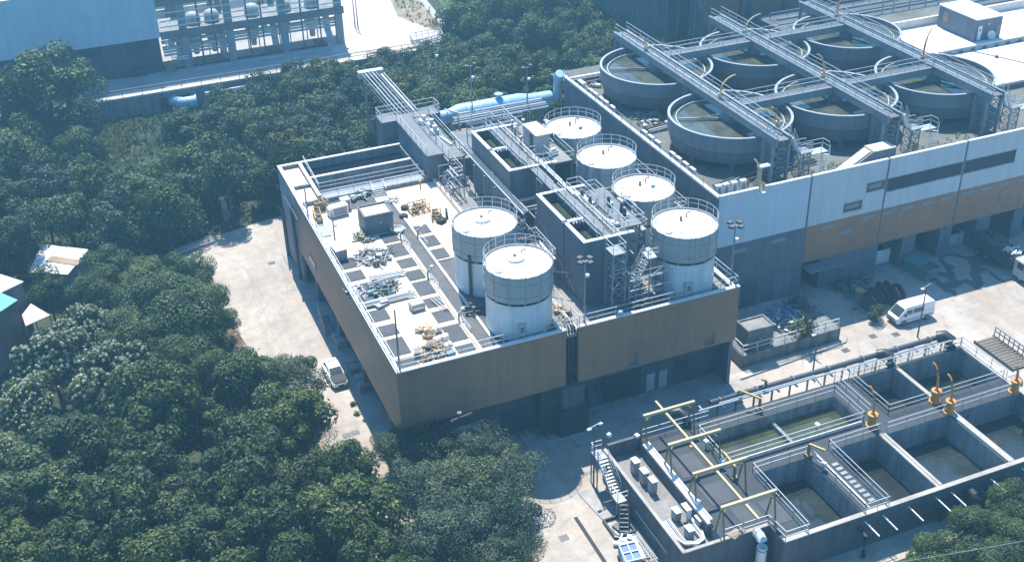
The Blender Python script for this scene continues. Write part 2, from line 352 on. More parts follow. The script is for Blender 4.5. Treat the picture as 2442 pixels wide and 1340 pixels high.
# raised plateau far left, retaining wall on its edge
pl = [(-110,177.6),(56.2,177.6),(63,183.4),(70,190),(140,196),(140,330),(-110,330)]
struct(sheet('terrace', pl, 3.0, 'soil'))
struct(sheet('far_yard', [(43,177.9),(55.6,179.6),(62.4,184.2),(59.4,192),(58.2,196),(60,206),(62,225),(43,225)], 3.012, 'far_yard'))
struct(sheet('far_road', [(-110,177.9),(43,177.9),(43,186.6),(-110,186.6)], 3.008, 'pave_far'))
struct(sheet('bank', [(59.4,192),(62.4,184.2),(63.4,187),(65,204),(70,225),(62,225),(60,206),(58.2,196)], 3.016, 'scree'))
struct(sheet('path', [(63.4,187),(64.4,186.4),(66,203),(72,228),(70,228),(64.8,204)], 3.02, 'pave_far'))
struct(sheet('lawn', [(67,190),(118,193),(128,260),(72,260)], 3.024, 'lawn_soil'))
struct(sheet('track', [(80.2,180.0),(87.5,181.0),(87.2,182.2),(80,181.2)], .3, 'pave_far'))
struct(sheet('clearing', [at('t0',*q,0)[:2] for q in ((740,690),(1080,660),(1010,800),(880,1100),(640,1120),(700,850))], 0, 'weeds'))
# loading pavement beside the main building
pv = MB().box(20.45,22.5,80.4,117.2,-.02,.16).box(20.45,21.25,117.2,125.4,-.02,.16); struct(pv.build('pavement', 'pave'))
sw = at('k0',1330,420,0); se = at('k0',1750,295,0)
pf = MB().prism([(33.0,78.9),(37.4,78.9),(37.4,77.3),(39.6,77.3),(39.6,78.6),(56.8,78.6),(56.8,81.7),(33.0,81.7)], -.02, .14); struct(pf.build('forecourt', 'pave'))

# ================================================================== MAIN BUILDING, LEFT HALF
zD = 10.8
A = thing('treatment_building', 'brown clad flat roofed building with cluttered bleached roof deck, left of the pipe gap', 'building', (29,100,0))
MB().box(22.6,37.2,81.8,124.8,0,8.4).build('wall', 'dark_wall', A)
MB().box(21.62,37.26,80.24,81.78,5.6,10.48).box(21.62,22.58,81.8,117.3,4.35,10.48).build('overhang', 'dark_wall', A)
MB().box(21.3,37.3,79.9,80.22,5.5,11.55).build('cladding_panel', 'brown_clad', A)
MB().box(21.3,21.6,80.24,117.28,4.25,11.55).build('cladding_panel', 'brown_clad', A)
dk = MB().box(21.62,37.28,80.24,115.4,10.5,zD).build('roof_deck', 'deck', A)
cp = MB().box(21.26,37.32,79.86,80.26,11.553,11.68).box(21.26,21.66,80.262,115.3,11.553,11.68).build('coping', 'coping', A)
# rear basin block
MB().box(21.3,21.66,117.3,125.2,0,11.6).box(21.662,36.4,124.85,125.2,0,11.6).box(36.05,36.4,115.5,124.846,0,11.6).box(23.7,24.05,115.6,124.84,10,11.6).box(24.06,36.04,120.35,120.7,9,11.6).box(24.06,36.04,117.2,117.5,9.5,11.3).box(21.664,23.69,119.1,119.4,10.6,11.55).box(21.664,36.04,115.42,115.6,10.4,11.25).build('basin_wall', 'basin_wall', A)
MB().box(21.27,21.69,115.32,125.23,11.603,11.7).box(21.692,36.43,124.82,125.23,11.603,11.7).box(24.06,36.04,120.32,120.73,11.603,11.69).box(23.67,24.052,115.62,124.81,11.603,11.7).build('basin_coping', 'coping', A)
MB().face([(24.06,120.71,10.65),(36.04,120.71,10.65),(36.04,124.84,10.65),(24.06,124.84,10.65)]).build('basin_water', 'water_black', A)
MB().face([(24.06,117.51,9.6),(36.04,117.51,9.6),(36.04,120.34,9.6),(24.06,120.34,9.6)]).build('basin_floor', 'basin_wall', A)
MB().box(24.06,36.04,115.61,117.19,10.9,11.2).build('walkway', 'steel', A)
MB().box(21.68,23.68,119.42,124.83,10.9,11.2).box(21.68,23.68,115.62,119.08,10.9,11.2).build('sand_bed', 'deck', A)
for y, ztop in ((124.4,6.4),(118.4,9.3)):
    MB().path([(21.5,y+.3,ztop+.2),(21.05,y,ztop),(21.05,y,.2)], .19, 8).build('downpipe', 'steel_dark', A, smooth=True)
MB().box(21.05,21.28,115.6,122.0,9.2,9.36).build('cable_tray', 'vent', A)
MB().box(21.22,21.29,109.6,112.2,6.0,6.7).build('window', 'glass', A)
MB().box(21.18,21.29,109.4,112.4,5.84,5.98).build('window_sill', 'coping', A)
MB().rail([(21.46,115.2,11.68),(21.46,80.06,11.68),(37.2,80.06,11.68)], 1.05).build('railing', 'rail', A)
MB().rail([(24.2,117.35,11.3),(36.0,117.35,11.3)], 1.0).rail([(24.2,115.5,11.25),(29.6,115.5,11.25)],1.0).rail([(31.2,115.5,11.25),(36.0,115.5,11.25)],1.0).rail([(24.3,117.4,11.3),(24.3,124.6,11.7)],.9).build('railing', 'rail', A)
st = MB()
for k in range(4): st.box(29.7,31.1,114.2+.3*k,114.48+.3*k,zD+.12*k,zD+.14+.11*k)
st.bar((29.7,114.1,zD+.9),(29.7,115.5,12.2),.05,.05).bar((31.1,114.1,zD+.9),(31.1,115.5,12.2),.05,.05).bar((29.7,114.1,zD),(29.7,114.1,zD+.9),.05,.05).bar((31.1,114.1,zD),(31.1,114.1,zD+.9),.05,.05).build('steps', 'steel', A)
# cover panels, each one a part of the roof
L = [(81.2,82.9),(83.5,86.3),(86.9,88.7),(89.6,91.6),(92.3,94.2),(94.9,96.8),(97.6,99.5),(100.2,102.2)]
Rr = [(81.3,82.8),(83.5,86.2),(87.0,89.0),(89.8,91.5),(92.2,94.8),(95.3,97.1),(97.9,99.7),(100.4,103.1),(103.6,105.6)]
U3 = [(98.2,100.2),(101.0,103.2),(103.9,105.8)]
for xs, rows in (((22.0,23.8),L),((27.55,29.25),Rr),((31.35,32.85),U3)):
    for a, b in rows: MB().box(xs[0],xs[1],a,b,zD+.003,zD+.05+random.random()*.03).build('cover_panel', 'cover', A)
MB().box(29.75,31.0,80.4,112.2,zD+.003,zD+.03).box(31.3,37.1,80.4,97.7,zD+.003,zD+.028).box(24.2,29.6,112.4,115.3,zD+.003,zD+.026).build('felt_strip', 'asphalt_roof', A)
MB().box(29.42,29.72,80.4,106,zD+.003,zD+.16).box(31.02,31.28,80.4,112.2,zD+.003,zD+.16).box(31.3,34,97.72,97.95,zD+.003,zD+.14).box(36.95,37.27,80.5,115.2,zD+.003,zD+.45).build('curb', 'kerb_white', A)
# under the left overhang: stair, pillars, doors
for y in (85.5,94.5,103.6,112.8): MB().box(21.7,22.3,y-.3,y+.3,.16,4.35).build('pillar', 'grey_wall', A)
for y in (88,97.5,101.2): MB().box(22.5,22.598,y-1.1,y+1.1,.16,3.0).build('door', 'louvre', A)
MB().box(26.6,29.4,81.7,81.797,0,2.6).build('roller_door', 'door_paint', A)
MB().box(31.5,34.0,81.72,81.797,.1,3.0).build('roller_door', 'louvre', A)

# ================================================================== MAIN BUILDING, RIGHT HALF
B = thing('tank_building', 'brown clad flat roofed building carrying white tanks, right of the pipe gap', 'building', (47,100,0))
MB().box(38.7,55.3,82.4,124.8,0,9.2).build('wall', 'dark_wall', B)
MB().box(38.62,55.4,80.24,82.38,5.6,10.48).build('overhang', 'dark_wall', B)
MB().box(38.55,55.5,79.9,80.22,5.5,11.55).build('cladding_panel', 'brown_clad', B)
MB().box(55.12,55.5,80.24,125,0,11.2).build('side_wall', 'grey_wall', B)
MB().box(37.4,55.1,80.24,124.85,10.5,zD-.004).build('roof_deck', 'deck_grey', B)
MB().box(38.5,55.54,79.86,80.26,11.553,11.66).box(55.08,55.54,80.262,124.9,11.203,11.3).box(38.5,38.75,80.27,98,zD+.01,zD+.35).build('coping', 'coping', B)
MB().rail([(38.7,97,zD+.35),(38.7,80.06,11.66),(55.3,80.06,11.66),(55.3,97,11.3)],1.05).build('railing', 'rail', B)
MB().box(42.5,46.5,82.28,82.39,.14,3.2).build('roller_door', 'interior', B)
for x in (47.2,48.6): MB().box(x,x+.9,82.3,82.39,.14,2.2).build('door', 'door_paint', B)
for x in (41.5,50.5): MB().box(x,x+1.3,82.3,82.39,1.6,2.7).build('window', 'louvre', B)
g = thing('pipe_riser', 'bundle of dark vertical pipes in the gap between two brown clad walls', 'pipes', (38,80.6,0))
for k, x in enumerate((37.55,37.85,38.15,38.4)): MB().path([(x,80.7,.3),(x,80.5,11.2),(x,81.4,11.9)], .1, 6).build('pipe', 'steel_dark', g, smooth=True)
MB().rail([(37.35,80.1,11.6),(38.5,80.1,11.6)],.9).build('railing','rail',g)
bar_ = thing('hopper_housing', 'dark sloping sided housing standing under the pipe gap', 'housing', (38,80,0))
MB().face([(34.8,80.2,5.4),(36.9,80.6,5.4),(36.9,80.2,.2),(34.8,80.2,.2)]).prism([(36.4,79.2),(39.4,79.2),(40.4,81.7),(36.0,81.7)],.14,3.0).build('body', 'interior', bar_)
MB().prism([(36.9,79.6),(39.1,79.6),(39.8,81.6),(36.4,81.6)],3.003,5.3).build('hood', 'dark_wall', bar_)
for k,(x,d) in enumerate(((44.2,'small grey wall bracket with raised arm near the brown cladding foot, left one'),(52.6,'small grey wall bracket with raised arm near the brown cladding foot, right one'))):
    t = thing('wall_bracket', d, 'bracket', (x,79.8,5.9), 'brackets on the brown cladding')
    MB().box(x-.5,x+.5,79.55,79.89,5.85,5.95).build('shelf','steel',t); MB().bar((x+.3,79.7,5.96),(x+.32,79.7,7.2),.08,.08).build('arm','steel_dark',t)

# ================================================================== STORAGE TANKS
def tank(x, y, label, low='tank_white', upm='tank_panel', plate=True, door=True, zr=14.55, first=False):
    t = thing('storage_tank', label, 'storage tank', (x,y,zD), 'white lidded storage tanks')
    r = 3.05
    MB().lathe(x,y,[(r,zD),(r,zr-.1)],56).build('lower_wall', low, t, smooth=True)
    MB().lathe(x,y,[(r-.12,zr-.12),(r-.12,zr+.2)],56).build('gap_ring', 'ring', t, smooth=True)
    br = MB()
    for k in range(14):
        a = 2*PI*k/14; br.obox((x+(r-.02)*math.cos(a),y+(r-.02)*math.sin(a),zr-.1),.2,.12,.3,a)
    br.build('gap_bracket', 'tank_panel', t)
    up_ = MB().lathe(x,y,[(r+.0,zr+.18),(r+.12,zr+.2),(r+.12,17.40),(r+.02,17.42),(r+.02,17.2)],56).build('upper_wall', upm, t, smooth=True)
    sm = MB()
    for k in range(13): 
        a = 2*PI*(k+.35)/13; sm.obox((x+(r+.125)*math.cos(a),y+(r+.125)*math.sin(a),zr+.2),.03,.07,2.8,a)
    for z in (zr+.75, 16.6): sm.lathe(x,y,[(r+.12,z-.02),(r+.145,z-.02),(r+.145,z+.03),(r+.12,z+.03)],56)
    sm.build('seam', 'vent_plain', up_)
    MB().disc(x,y,17.22,r+.02,56,.22).build('lid', 'lid', t, smooth=False)
    rl = MB(); n = 20
    for z, q in ((.55,.02),(1.05,.028)): rl.path([(x+(r+.05)*math.cos(2*PI*k/40),y+(r+.05)*math.sin(2*PI*k/40),17.42+z) for k in range(40)],q,4,True)
    for k in range(n):
        a = 2*PI*k/n; p=(x+(r+.05)*math.cos(a),y+(r+.05)*math.sin(a),17.40); rl.bar(p,(p[0],p[1],18.47),.045,.045)
    rl.build('railing', 'rail', t)
    vx, vy = x+.75, y+.95
    MB().path([(vx,vy,17.3),(vx,vy,17.72),(vx+.08,vy-.02,17.86),(vx+.25,vy-.05,17.9),(vx+.36,vy-.06,17.78)],.075,8).build('vent_pipe','timber',t,smooth=True)
    MB().cyl(x-.1,y+.55,17.35,17.85,.14,12).build('nozzle','timber',t)
    if plate:
        pp = MB().lathe(x-.05,y+.45,[(.80,17.3),(.82,17.66)],32).disc(x-.05,y+.45,17.66,.82,32).build('manway_plate','lid',t)
    MB().cyl(x-2.15,y-.75,17.25,17.42,.42,18).build('hatch','white_box',t)
    if door:
        dx = x-.95
        yy = y-math.sqrt(r*r-.9)
        MB().box(dx-.42,dx+.42,yy-.16,yy+.3,zD+.1,zD+1.95).build('door','door_paint',t)
        MB().box(dx-.2,dx+.2,yy-.175,yy-.161,zD+1.1,zD+1.5).build('door_window','glass',t)
    a = math.radians(228 if plate else 205); px_, py_ = x+(r+.2)*math.cos(a), y+(r+.2)*math.sin(a)
    return t
tank(34.45,84.0,'white storage tank with ringed lid, beside the brown parapet left of the pipe gap')
tank(34.45,92.2,'white storage tank with ringed lid, standing behind another at the roof hatches', door=False)
tank(51.5,84.0,'plain lidded white tank at the roof corner nearest the floodlight pole', plate=False)
tank(51.5,92.2,'plain lidded white tank beside the grating platform, behind the corner tank', plate=False, door=False, low='tank_white')
tank(51.5,100.4,'streaked pale tank, third back in the row along the white clad building', upm='tank_pale', low='tank_dark', plate=False, door=False, zr=14.2)
tank(51.5,108.7,'streaked pale tank beside the pinkish cabin, farthest back of all tanks', upm='tank_pale', low='tank_dark', plate=False, door=False, zr=14.2)
for x,y,d in ((32.0,90.1,'grey downpipe running up the wall of the rear ringed tank'),(50.1,89.3,'dark pipe running up the wall of the tank beside the grating platform')):
    p = MB().path([(x,y,zD),(x,y,15.3),(x+.5,y+.6,15.6)],.17,8).build('tank_pipe','steel_dark',smooth=True); tag(p,d,'pipe','pipes rising on tank walls')
for k,(zx,q) in enumerate((('n0',[(1430,1180),(1540,1140)]),('n0',[(1510,300),(1640,310)]),('n0',[(1540,345),(1650,330)]))):
    a,b = at(zx,*q[0],zD+.35), at(zx,*q[1],zD+.35)
    t = thing('valve_pipe', ['black valved pipe at the foot of the rear ringed tank','black valved pipe leading to the front ringed tank, rear one of two','black valved pipe leading to the front ringed tank, front one of two'][k], 'pipe', (a.x,a.y,zD), 'black pipes to the ringed tanks')
    MB().path([a,b,b+Vector((.5,.1,0))],.13,8).path([a,(a.x,a.y,zD)],.13,8).build('pipe','black_pipe',t,smooth=True)
    m=(a+b)/2; MB().path([(m.x,m.y,zD+.35),(m.x,m.y,zD+.9)],.05,6).lathe(m.x,m.y,[(.02,zD+.88),(.2,zD+.88),(.2,zD+.92),(.02,zD+.92)],12).build('handwheel','steel_dark',t)

# ================================================================== SETTLING BLOCKS BETWEEN THE TANKS
def block(x0,x1,y0,y1,zt,label,mid):
    t = thing('settling_block', label, 'tank block', ((x0+x1)/2,(y0+y1)/2,zD), 'grey walled settling blocks')
    xs = x0+2.0
    MB().box(x0,x0+.28,y0,y1,zD,zt).box(x0+.282,x1,y0,y0+.28,zD,zt).box(x0+.282,x1,y1-.28,y1,zD,zt).box(xs,xs+.25,y0+.282,y1-.282,zD,zt-.05).box(x1-.25,x1,y0+.282,y1-.282,zD,zt-.02).box(x0+.282,xs-.002,mid-.14,mid+.14,zD,zt-.02).build('wall','grey_wall',t)
    MB().box(x0-.06,x0+.34,y0-.06,mid-.35,zt+.003,zt+.1).box(x0-.06,x0+.34,mid+.3,y1+.05,zt+.003,zt+.1).box(x0+.36,x1+.5,y0-.06,y0+.34,zt+.003,zt+.1).box(x0+.36,x1+.5,y1-.34,y1+.06,zt+.003,zt+.1).build('coping','coping',t)
    MB().box(x0+.36,xs,mid-.2,mid+.2,zt-.018,zt+.1).build('weir_beam','insulator',t)
    MB().face([(x0+.283,y0+.283,zt-.9),(xs-.002,y0+.283,zt-.9),(xs-.002,y1-.283,zt-.9),(x0+.283,y1-.283,zt-.9)]).build('water','water_algae',t)
    MB().box(xs+.252,x1-.252,y0+.30,y1-.30,zt-.25,zt-.1).build('platform','shade_toned_deck',t)
    MB().rail([(xs+.1,y0+.3,zt),(xs+.1,y1-.3,zt)],1.05).rail([(xs+1.05,y0+.4,zt-.05),(xs+1.05,y1-.4,zt-.05)],1.05).rail([(xs+1.2,y1-.2,zt+.1),(x1-.1,y1-.2,zt+.1),(x1-.1,y0+.2,zt+.1),(xs+1.3,y0+.2,zt+.1)],1.05).build('railing','rail',t)
    for k in range(7):
        MB().obox((x0+.8+.16*k,mid+(.35 if k%2 else -.45),zt-.1),.1,.22,.14).build('scum_valve','white_box',t)
    return t
F2 = block(41.1,45.8,84.2,95.0,17.5,'grey settling block with two dark slots and lattice stair tower, nearer the brown parapet',88.6)
F1 = block(40.7,45.6,101.0,112.0,17.5,'grey settling block with one long dark slot below the pinkish cabin, farther from the parapet',106.6)
wk = thing('link_walkway', 'railed steel walkway on trestles linking the two grey settling blocks', 'walkway', (43.4,98,zD))
MB().box(42.95,43.95,95.1,100.9,17.3,17.42).build('deck','grating',wk)
MB().rail([(42.95,95.1,17.42),(42.95,100.9,17.42)],1.05).rail([(43.95,95.1,17.42),(43.95,100.9,17.42)],1.05).build('railing','rail',wk)
lattice(MB(),43.4,98.2,zD,17.25,1.2,1.4,.12).build('trestle','steel',wk)
MB().path([(44.2,93,17.75),(44.2,103,17.75),(45.2,103.4,17.75)],.09,6).path([(44.5,93,17.7),(44.5,102,17.7)],.07,6).build('pipe','white_pipe',wk)
ex = thing('grating_platform','railed grating platform with grey machines on the nearer settling block','platform',(47,90,zD))
MB().box(45.9,48.0,85.6,94.0,17.2,17.36).build('grating','grating',ex)
MB().rail([(45.9,94,17.36),(47.0,94,17.36),(47.0,91.8,17.36),(48,91.8,17.36),(48,85.6,17.36),(45.9,85.6,17.36)],1.05).build('railing','rail',ex)
for x,y in ((46.4,93.6),(47.8,91.4),(47.8,86),(46.2,86)): MB().bar((x,y,zD),(x,y,17.18),.16,.16).build('leg','steel',ex)
for k in range(3):
    q = MB().box(48.05,48.6,86+k*2.2,86.9+k*2.2,16.3+.5*k,16.4+.5*k).rail([(48.05,86+k*2.2,16.4+.5*k),(48.6,86+k*2.2,16.4+.5*k),(48.6,86.9+k*2.2,16.4+.5*k)],1.0).build('step_landing','rail',ex)
for x,y in ((44.9,92.6),(45.0,91.0),(46.6,90.2),(47.2,88.6),(46.9,87.4)):
    q = thing('mixer_drive','grey mixer drive with a vertical motor on the grating platform','mixer',(x,y,17.4),'mixer drives on the platform')
    MB().cyl(x,y,17.4,17.85,.2,12).cyl(x,y,17.86,18.35,.15,12).build('motor','steel_dark',q); MB().obox((x+.25,y,17.42),.4,.3,.25,.3).build('gearbox','white_box',q)
for k,(x,y,n) in enumerate(((44.4,93.4,9),(44.9,87.0,5))):
    q = MB()
    for i in range(n): q.obox((x+.12*i*.8+random.random()*.2,y-.28*i+random.random()*.2,17.42),.35,.3,.18+.2*random.random(),random.random())
    tag(q.build('sack_pile','white_box'),['long row of white sacks on the nearer settling block platform','short heap of white sacks near the stair end of the nearer settling block'][k],'sacks','white sacks on the settling block')
lt = thing('stair_tower','galvanised lattice stair tower in front of the nearer settling block','tower',(43.6,82.6,zD))
lattice(MB(),43.6,82.7,zD,16.9,1.3,1.5,.13,5,.06).build('frame','steel',lt)
MB().box(42.9,44.3,81.9,83.5,16.903,16.98).build('landing','steel',lt)
MB().rail([(42.95,83.45,16.98),(42.95,81.95,16.98),(44.25,81.95,16.98),(44.25,83.45,16.98)],1.0).rail([(43.1,81.9,14.5),(44.2,81.9,14.5)],.9).build('railing','rail',lt)
sf = thing('stair_flight','galvanised stair flight climbing to a landing beside the corner tank','stairs',(46.5,82.5,zD))
def flight(mb,a,b,wd,n,rails=True):
    a,b=Vector(a),Vector(b); d=(b-a); h=Vector((d.x,d.y,0)).normalized(); sx=Vector((-h.y,h.x,0))*wd/2
    for s in (-1,1): mb.bar(a+sx*s,b+sx*s,.06,.2)
    for k in range(n):
        p=a+d*((k+.5)/n); mb.bar(p-sx,p+sx,.24,.04)
    if rails:
        for s in (-1,1): mb.rail([a+sx*s,b+sx*s],1.0,1.4)
    return mb
flight(MB(),(44.6,82.6,11.6),(47.4,83.6,15.0),.9,14).build('flight','rail',sf)
MB().box(47.2,48.5,83.0,85.0,14.9,15.02).rail([(47.2,83,15.02),(48.4,83,15.02),(48.4,84.9,15.02)],1.0).build('landing','rail',sf)
lattice(MB(),46.4,82.4,zD,14.7,3.6,1.2,.1,2,.05).build('frame','steel',sf)
MB().bar((44.6,81.7,13.9),(48.4,81.7,14.0),.08,.1).bar((44.6,81.7,12.2),(48.2,81.7,12.3),.08,.1).build('brace','rail',sf)
cb = thing('pinkish_cabin','small pinkish roofed cabin beside the farthest tank','cabin',(47.3,109.5,17.5))
c1,c2,c3 = at('e0',1650,650,19.6),at('e0',1780,780,19.6),at('e0',1920,750,19.6)
x0,x1,y0,y1 = c2.x,c3.x,c2.y,c1.y
MB().box(x0,x1,y0,y1,17.3,19.5).build('wall','pink_roof',cb); MB().box(x0-.08,x1+.08,y0-.08,y1+.08,19.503,19.6).build('roof','pink_roof',cb); MB().box(x0-.03,x0,y0+.8,y0+1.7,17.4,19.3).build('door','steel_dark',cb)
gp = thing('netted_platform','railed platform with green safety netting beside the cabin','platform',(47.5,104,zD))
MB().box(45.7,48.2,101.5,112.0,17.0,17.15).build('deck','deck_grey',gp)
MB().rail([(45.8,101.5,17.15),(48.2,101.5,17.15),(48.2,107,17.15)],1.05).rail([(45.6,105.8,17.15),(47.2,105.8,17.15),(47.2,104.4,17.15),(45.6,104.4,17.15)],1.05).build('railing','rail',gp)
MB().face([(48.25,101.5,14.4),(48.25,106.6,14.4),(48.25,106.6,18.1),(48.25,101.5,18.1)]).face([(46.9,106.7,17.1),(48.25,106.7,17.1),(48.25,106.7,18.1),(46.9,106.7,18.1)]).build('net','green_net',gp)
for x,y in ((46,101.7),(48.1,101.7),(48.1,106.8),(46,111.5),(48.1,111.5)): MB().bar((x,y,zD),(x,y,16.99),.16,.16).build('leg','steel',gp)
tag(MB().obox((46.6,103.4,17.16),1.2,.6,.5,.35).obox((46.6,103.4,17.67),1.0,.3,.25,.35).build('white_tub','white_box'),'white covered tub on the netted platform','tub')
for k,(x,y) in enumerate(((44.6,108.8),(45.0,110.6),(44.2,106.2),(46.2,110.3))):
    q=thing('valve_stand','slim grey valve stand on the farther settling block','valve',(x,y,17.4),'valve stands on the farther settling block'); MB().bar((x,y,17.35),(x,y,18.5),.12,.12).build('post','steel_dark',q); MB().obox((x,y,18.503),.4,.25,.2,.4).build('actuator','rail',q)
# pipes on the left face of the blocks
pr = thing('wall_pipe_rack','bundle of long pipes fixed along the left face of the farther settling block','pipes',(40.4,104,zD))
for k,(dx,z) in enumerate(((-.28,15.4),(-.05,15.3),(.18,15.2),(-.2,14.7))):
    MB().path([(40.2-dx,95.8,z),(40.2-dx,113.6,z)],.085,6).build('pipe',('steel','grating','rail','steel_dark')[k],pr,smooth=True)
for y in range(97,113,3): MB().box(39.7,40.69,y,y+.12,14.9,15.0).bar((39.8,y+.06,zD),(39.8,y+.06,14.9),.08,.08).build('bracket','steel',pr)
# rear walled channel joining farther block and the elevated walkway block
pz = thing('rear_pipe_rack','stacked galvanised pipes and frames along the rear edge of the tank building','pipes',(48,122,zD))
for k in range(6): MB().path([(42+.3*k,122.2+.42*k,14.2+.12*(k%3)),(54.6,122.2+.42*k,14.2+.12*(k%3))],.1,6).build('pipe',('rail','steel','white_pipe')[k%3],pz)
for x in range(43,55,3): MB().bar((x,122,zD),(x,122,14),.14,.14).bar((x,124.5,zD),(x,124.5,14),.14,.14).bar((x,121.8,14),(x,124.7,14),.12,.12).build('frame','steel',pz)
MB().rail([(42.0,121.5,14.3),(46.5,121.5,14.3),(46.5,119.5,14.3),(50,119.5,14.3)],1.05).rail([(44,117,15),(48,117,15),(48,114,15),(50,114,15)],1.05).build('railing','rail',pz)
MB().box(41.2,48,114,121,13.7,13.85).build('deck','grating',pz)
yh=thing('yellow_hoist','small yellow hoist post beside the dark pipe passage','hoist',(39.6,121,zD)); h0=at('e0',960,800,12.5)
MB().bar((h0.x,h0.y,12.4),(h0.x,h0.y,15.6),.16,.16).build('post','yellow',yh); MB().bar((h0.x,h0.y,15.68),(h0.x-.8,h0.y+1.2,15.75),.14,.16).build('arm','gantry',yh); MB().obox((h0.x+.6,h0.y+.2,12.4),1.4,.8,.9).build('winch','yellow',yh)

# ================================================================== ELEVATED WALKWAY BLOCK AND PIPE BRIDGE
E_ = thing('valve_gallery','blue grey raised gallery with railed top between basin and tanks','building',(38,120,zD))
MB().box(36.46,38.5,115.4,126.6,zD-.3,13.9).box(34.6,42.1,126.602,129.0,9.5,13.9).build('wall','grey_wall',E_)
MB().box(36.42,38.55,115.36,126.58,13.903,14.0).box(34.56,42.14,126.582,129.04,13.903,14.0).build('roof_slab','grating',E_)
MB().box(38.6,40.6,113.9,126.5,13.75,13.9).build('side_platform','grating',E_)
for x,y in ((38.8,114.1),(40.4,114.1),(40.4,119)): MB().bar((x,y,zD),(x,y,13.74),.16,.16).build('leg','steel',E_)
MB().rail([(36.5,115.5,14),(36.5,126.6,14),(34.65,126.6,14),(34.65,128.95,14),(42.05,128.95,14),(42.05,126.7,14),(40.7,126.6,14)],1.1).rail([(38.6,118,14),(38.6,113.95,13.9),(40.55,113.95,13.9),(40.55,126.4,13.9)],1.1).rail([(38.55,118.2,14),(38.55,126.4,14)],1.1).build('railing','rail',E_)
for k in range(5): MB().box(38.75,40.5,114.0,114.6,11.2+.5*k,11.26+.5*k).build('pipe_shelf','steel',E_)
for x,y,s in ((39.2,124.6,1),(39.7,123.2,0),(39.4,121.2,0)):
    q=thing('pump_set',('white cased pump set' if s else 'pale flanged pump set')+(' nearest the pipe bridge' if s else ' on the gallery side platform'),'pump',(x,y,13.9),'pump sets on the gallery'); MB().obox((x,y,13.92),.9,.8,.5,.1).build('base','white_box',q); MB().cyl(x+.1,y,14.43,14.9,.28,14).build('motor','insulator',q)
tag(MB().obox((39.9,118.4,13.92),.25,2.6,.2,.15).build('white_beam','white_pipe'),'white beam lying on the gallery side platform','beam')
for x,y in ((39.4,112.9),(40.3,112.8)):
    q=thing('plastic_chair','white plastic chair in the passage below the gallery','chair',(x,y,zD),'white chairs below the gallery'); MB().box(x-.22,x+.22,y-.22,y+.22,zD+.42,zD+.46).build('seat','white_box',q); MB().box(x-.22,x+.22,y+.2,y+.24,zD+.47,zD+.9).build('backrest','white_box',q)
    for sx in (-.2,.2):
        for sy in (-.2,.2): MB().bar((x+sx,y+sy,zD),(x+sx,y+sy,zD+.42),.04,.04).build('leg','white_box',q)
Pb = thing('pipe_bridge','steel trestle bridge carrying parallel pipes over the trees','pipe bridge',(38.5,136,0))
for k,(x,r,m) in enumerate(((36.95,.06,'steel'),(37.4,.08,'rail'),(37.9,.10,'steel'),(38.4,.08,'rail'),(38.85,.06,'steel'),(39.25,.13,'insulator'),(39.7,.07,'rail'))):
    MB().path([(x,128.2,14.2),(x,143.2 if k<5 else 139.5+k*.4,14.2)],r,6).build('pipe',m,Pb,smooth=True)
for y in (130,133,136,139,142): MB().box(36.8,39.8,y,y+.12,13.8,14.0).build('crossbeam','grating',Pb)
for y in (132,142): MB().bar((37,y,0),(37,y,13.79),.3,.3).bar((39.6,y,0),(39.6,y,13.79),.3,.3).build('leg','steel',Pb)
MB().box(36.8,36.92,129.1,143,13.6,13.79).box(39.6,39.72,129.1,143,13.6,13.79).build('girder','grating',Pb)
MB().box(36.6,40.0,143,143.9,13.5,14.3).build('end_box','insulator',Pb)
bp = thing('blue_main','large light blue pipe with tapered ends behind the roof tanks','pipe',(51,132.8,9))
zp=10.6
MB().path([(43.6,132.7,zp),(45.2,132.7,zp),(46.6,132.7,zp),(55.2,132.7,zp),(56.6,132.7,zp),(59.6,132.7,zp)],[.85,.88,1.3,1.3,1.0,.95],28).build('pipe','blue_pipe',bp,smooth=True)
for x in (43.9,44.9,47.4,48.0,57.4): MB().path([(x-.06,132.7,zp),(x+.06,132.7,zp)],1.06 if x<46 or x>57 else 1.37,28).build('flange','blue_pipe',bp)
MB().cyl(52.2,132.7,zp+1.2,zp+1.75,.36,16).cyl(52.2,132.7,zp+1.76,zp+1.86,.55,16).build('manhole','blue_pipe',bp)
for x in (46,50,54,58): MB().box(x-.2,x+.2,131.7,133.7,0,zp-.9).build('support','basin_wall',bp)
q=at('t1',1505,570,14.0); MB().path([(60.4,132.3,zp),(60.5,132.2,13.2),(60.5,131.6,14.2)],.62,18).build('elbow','blue_pipe',bp,smooth=True)

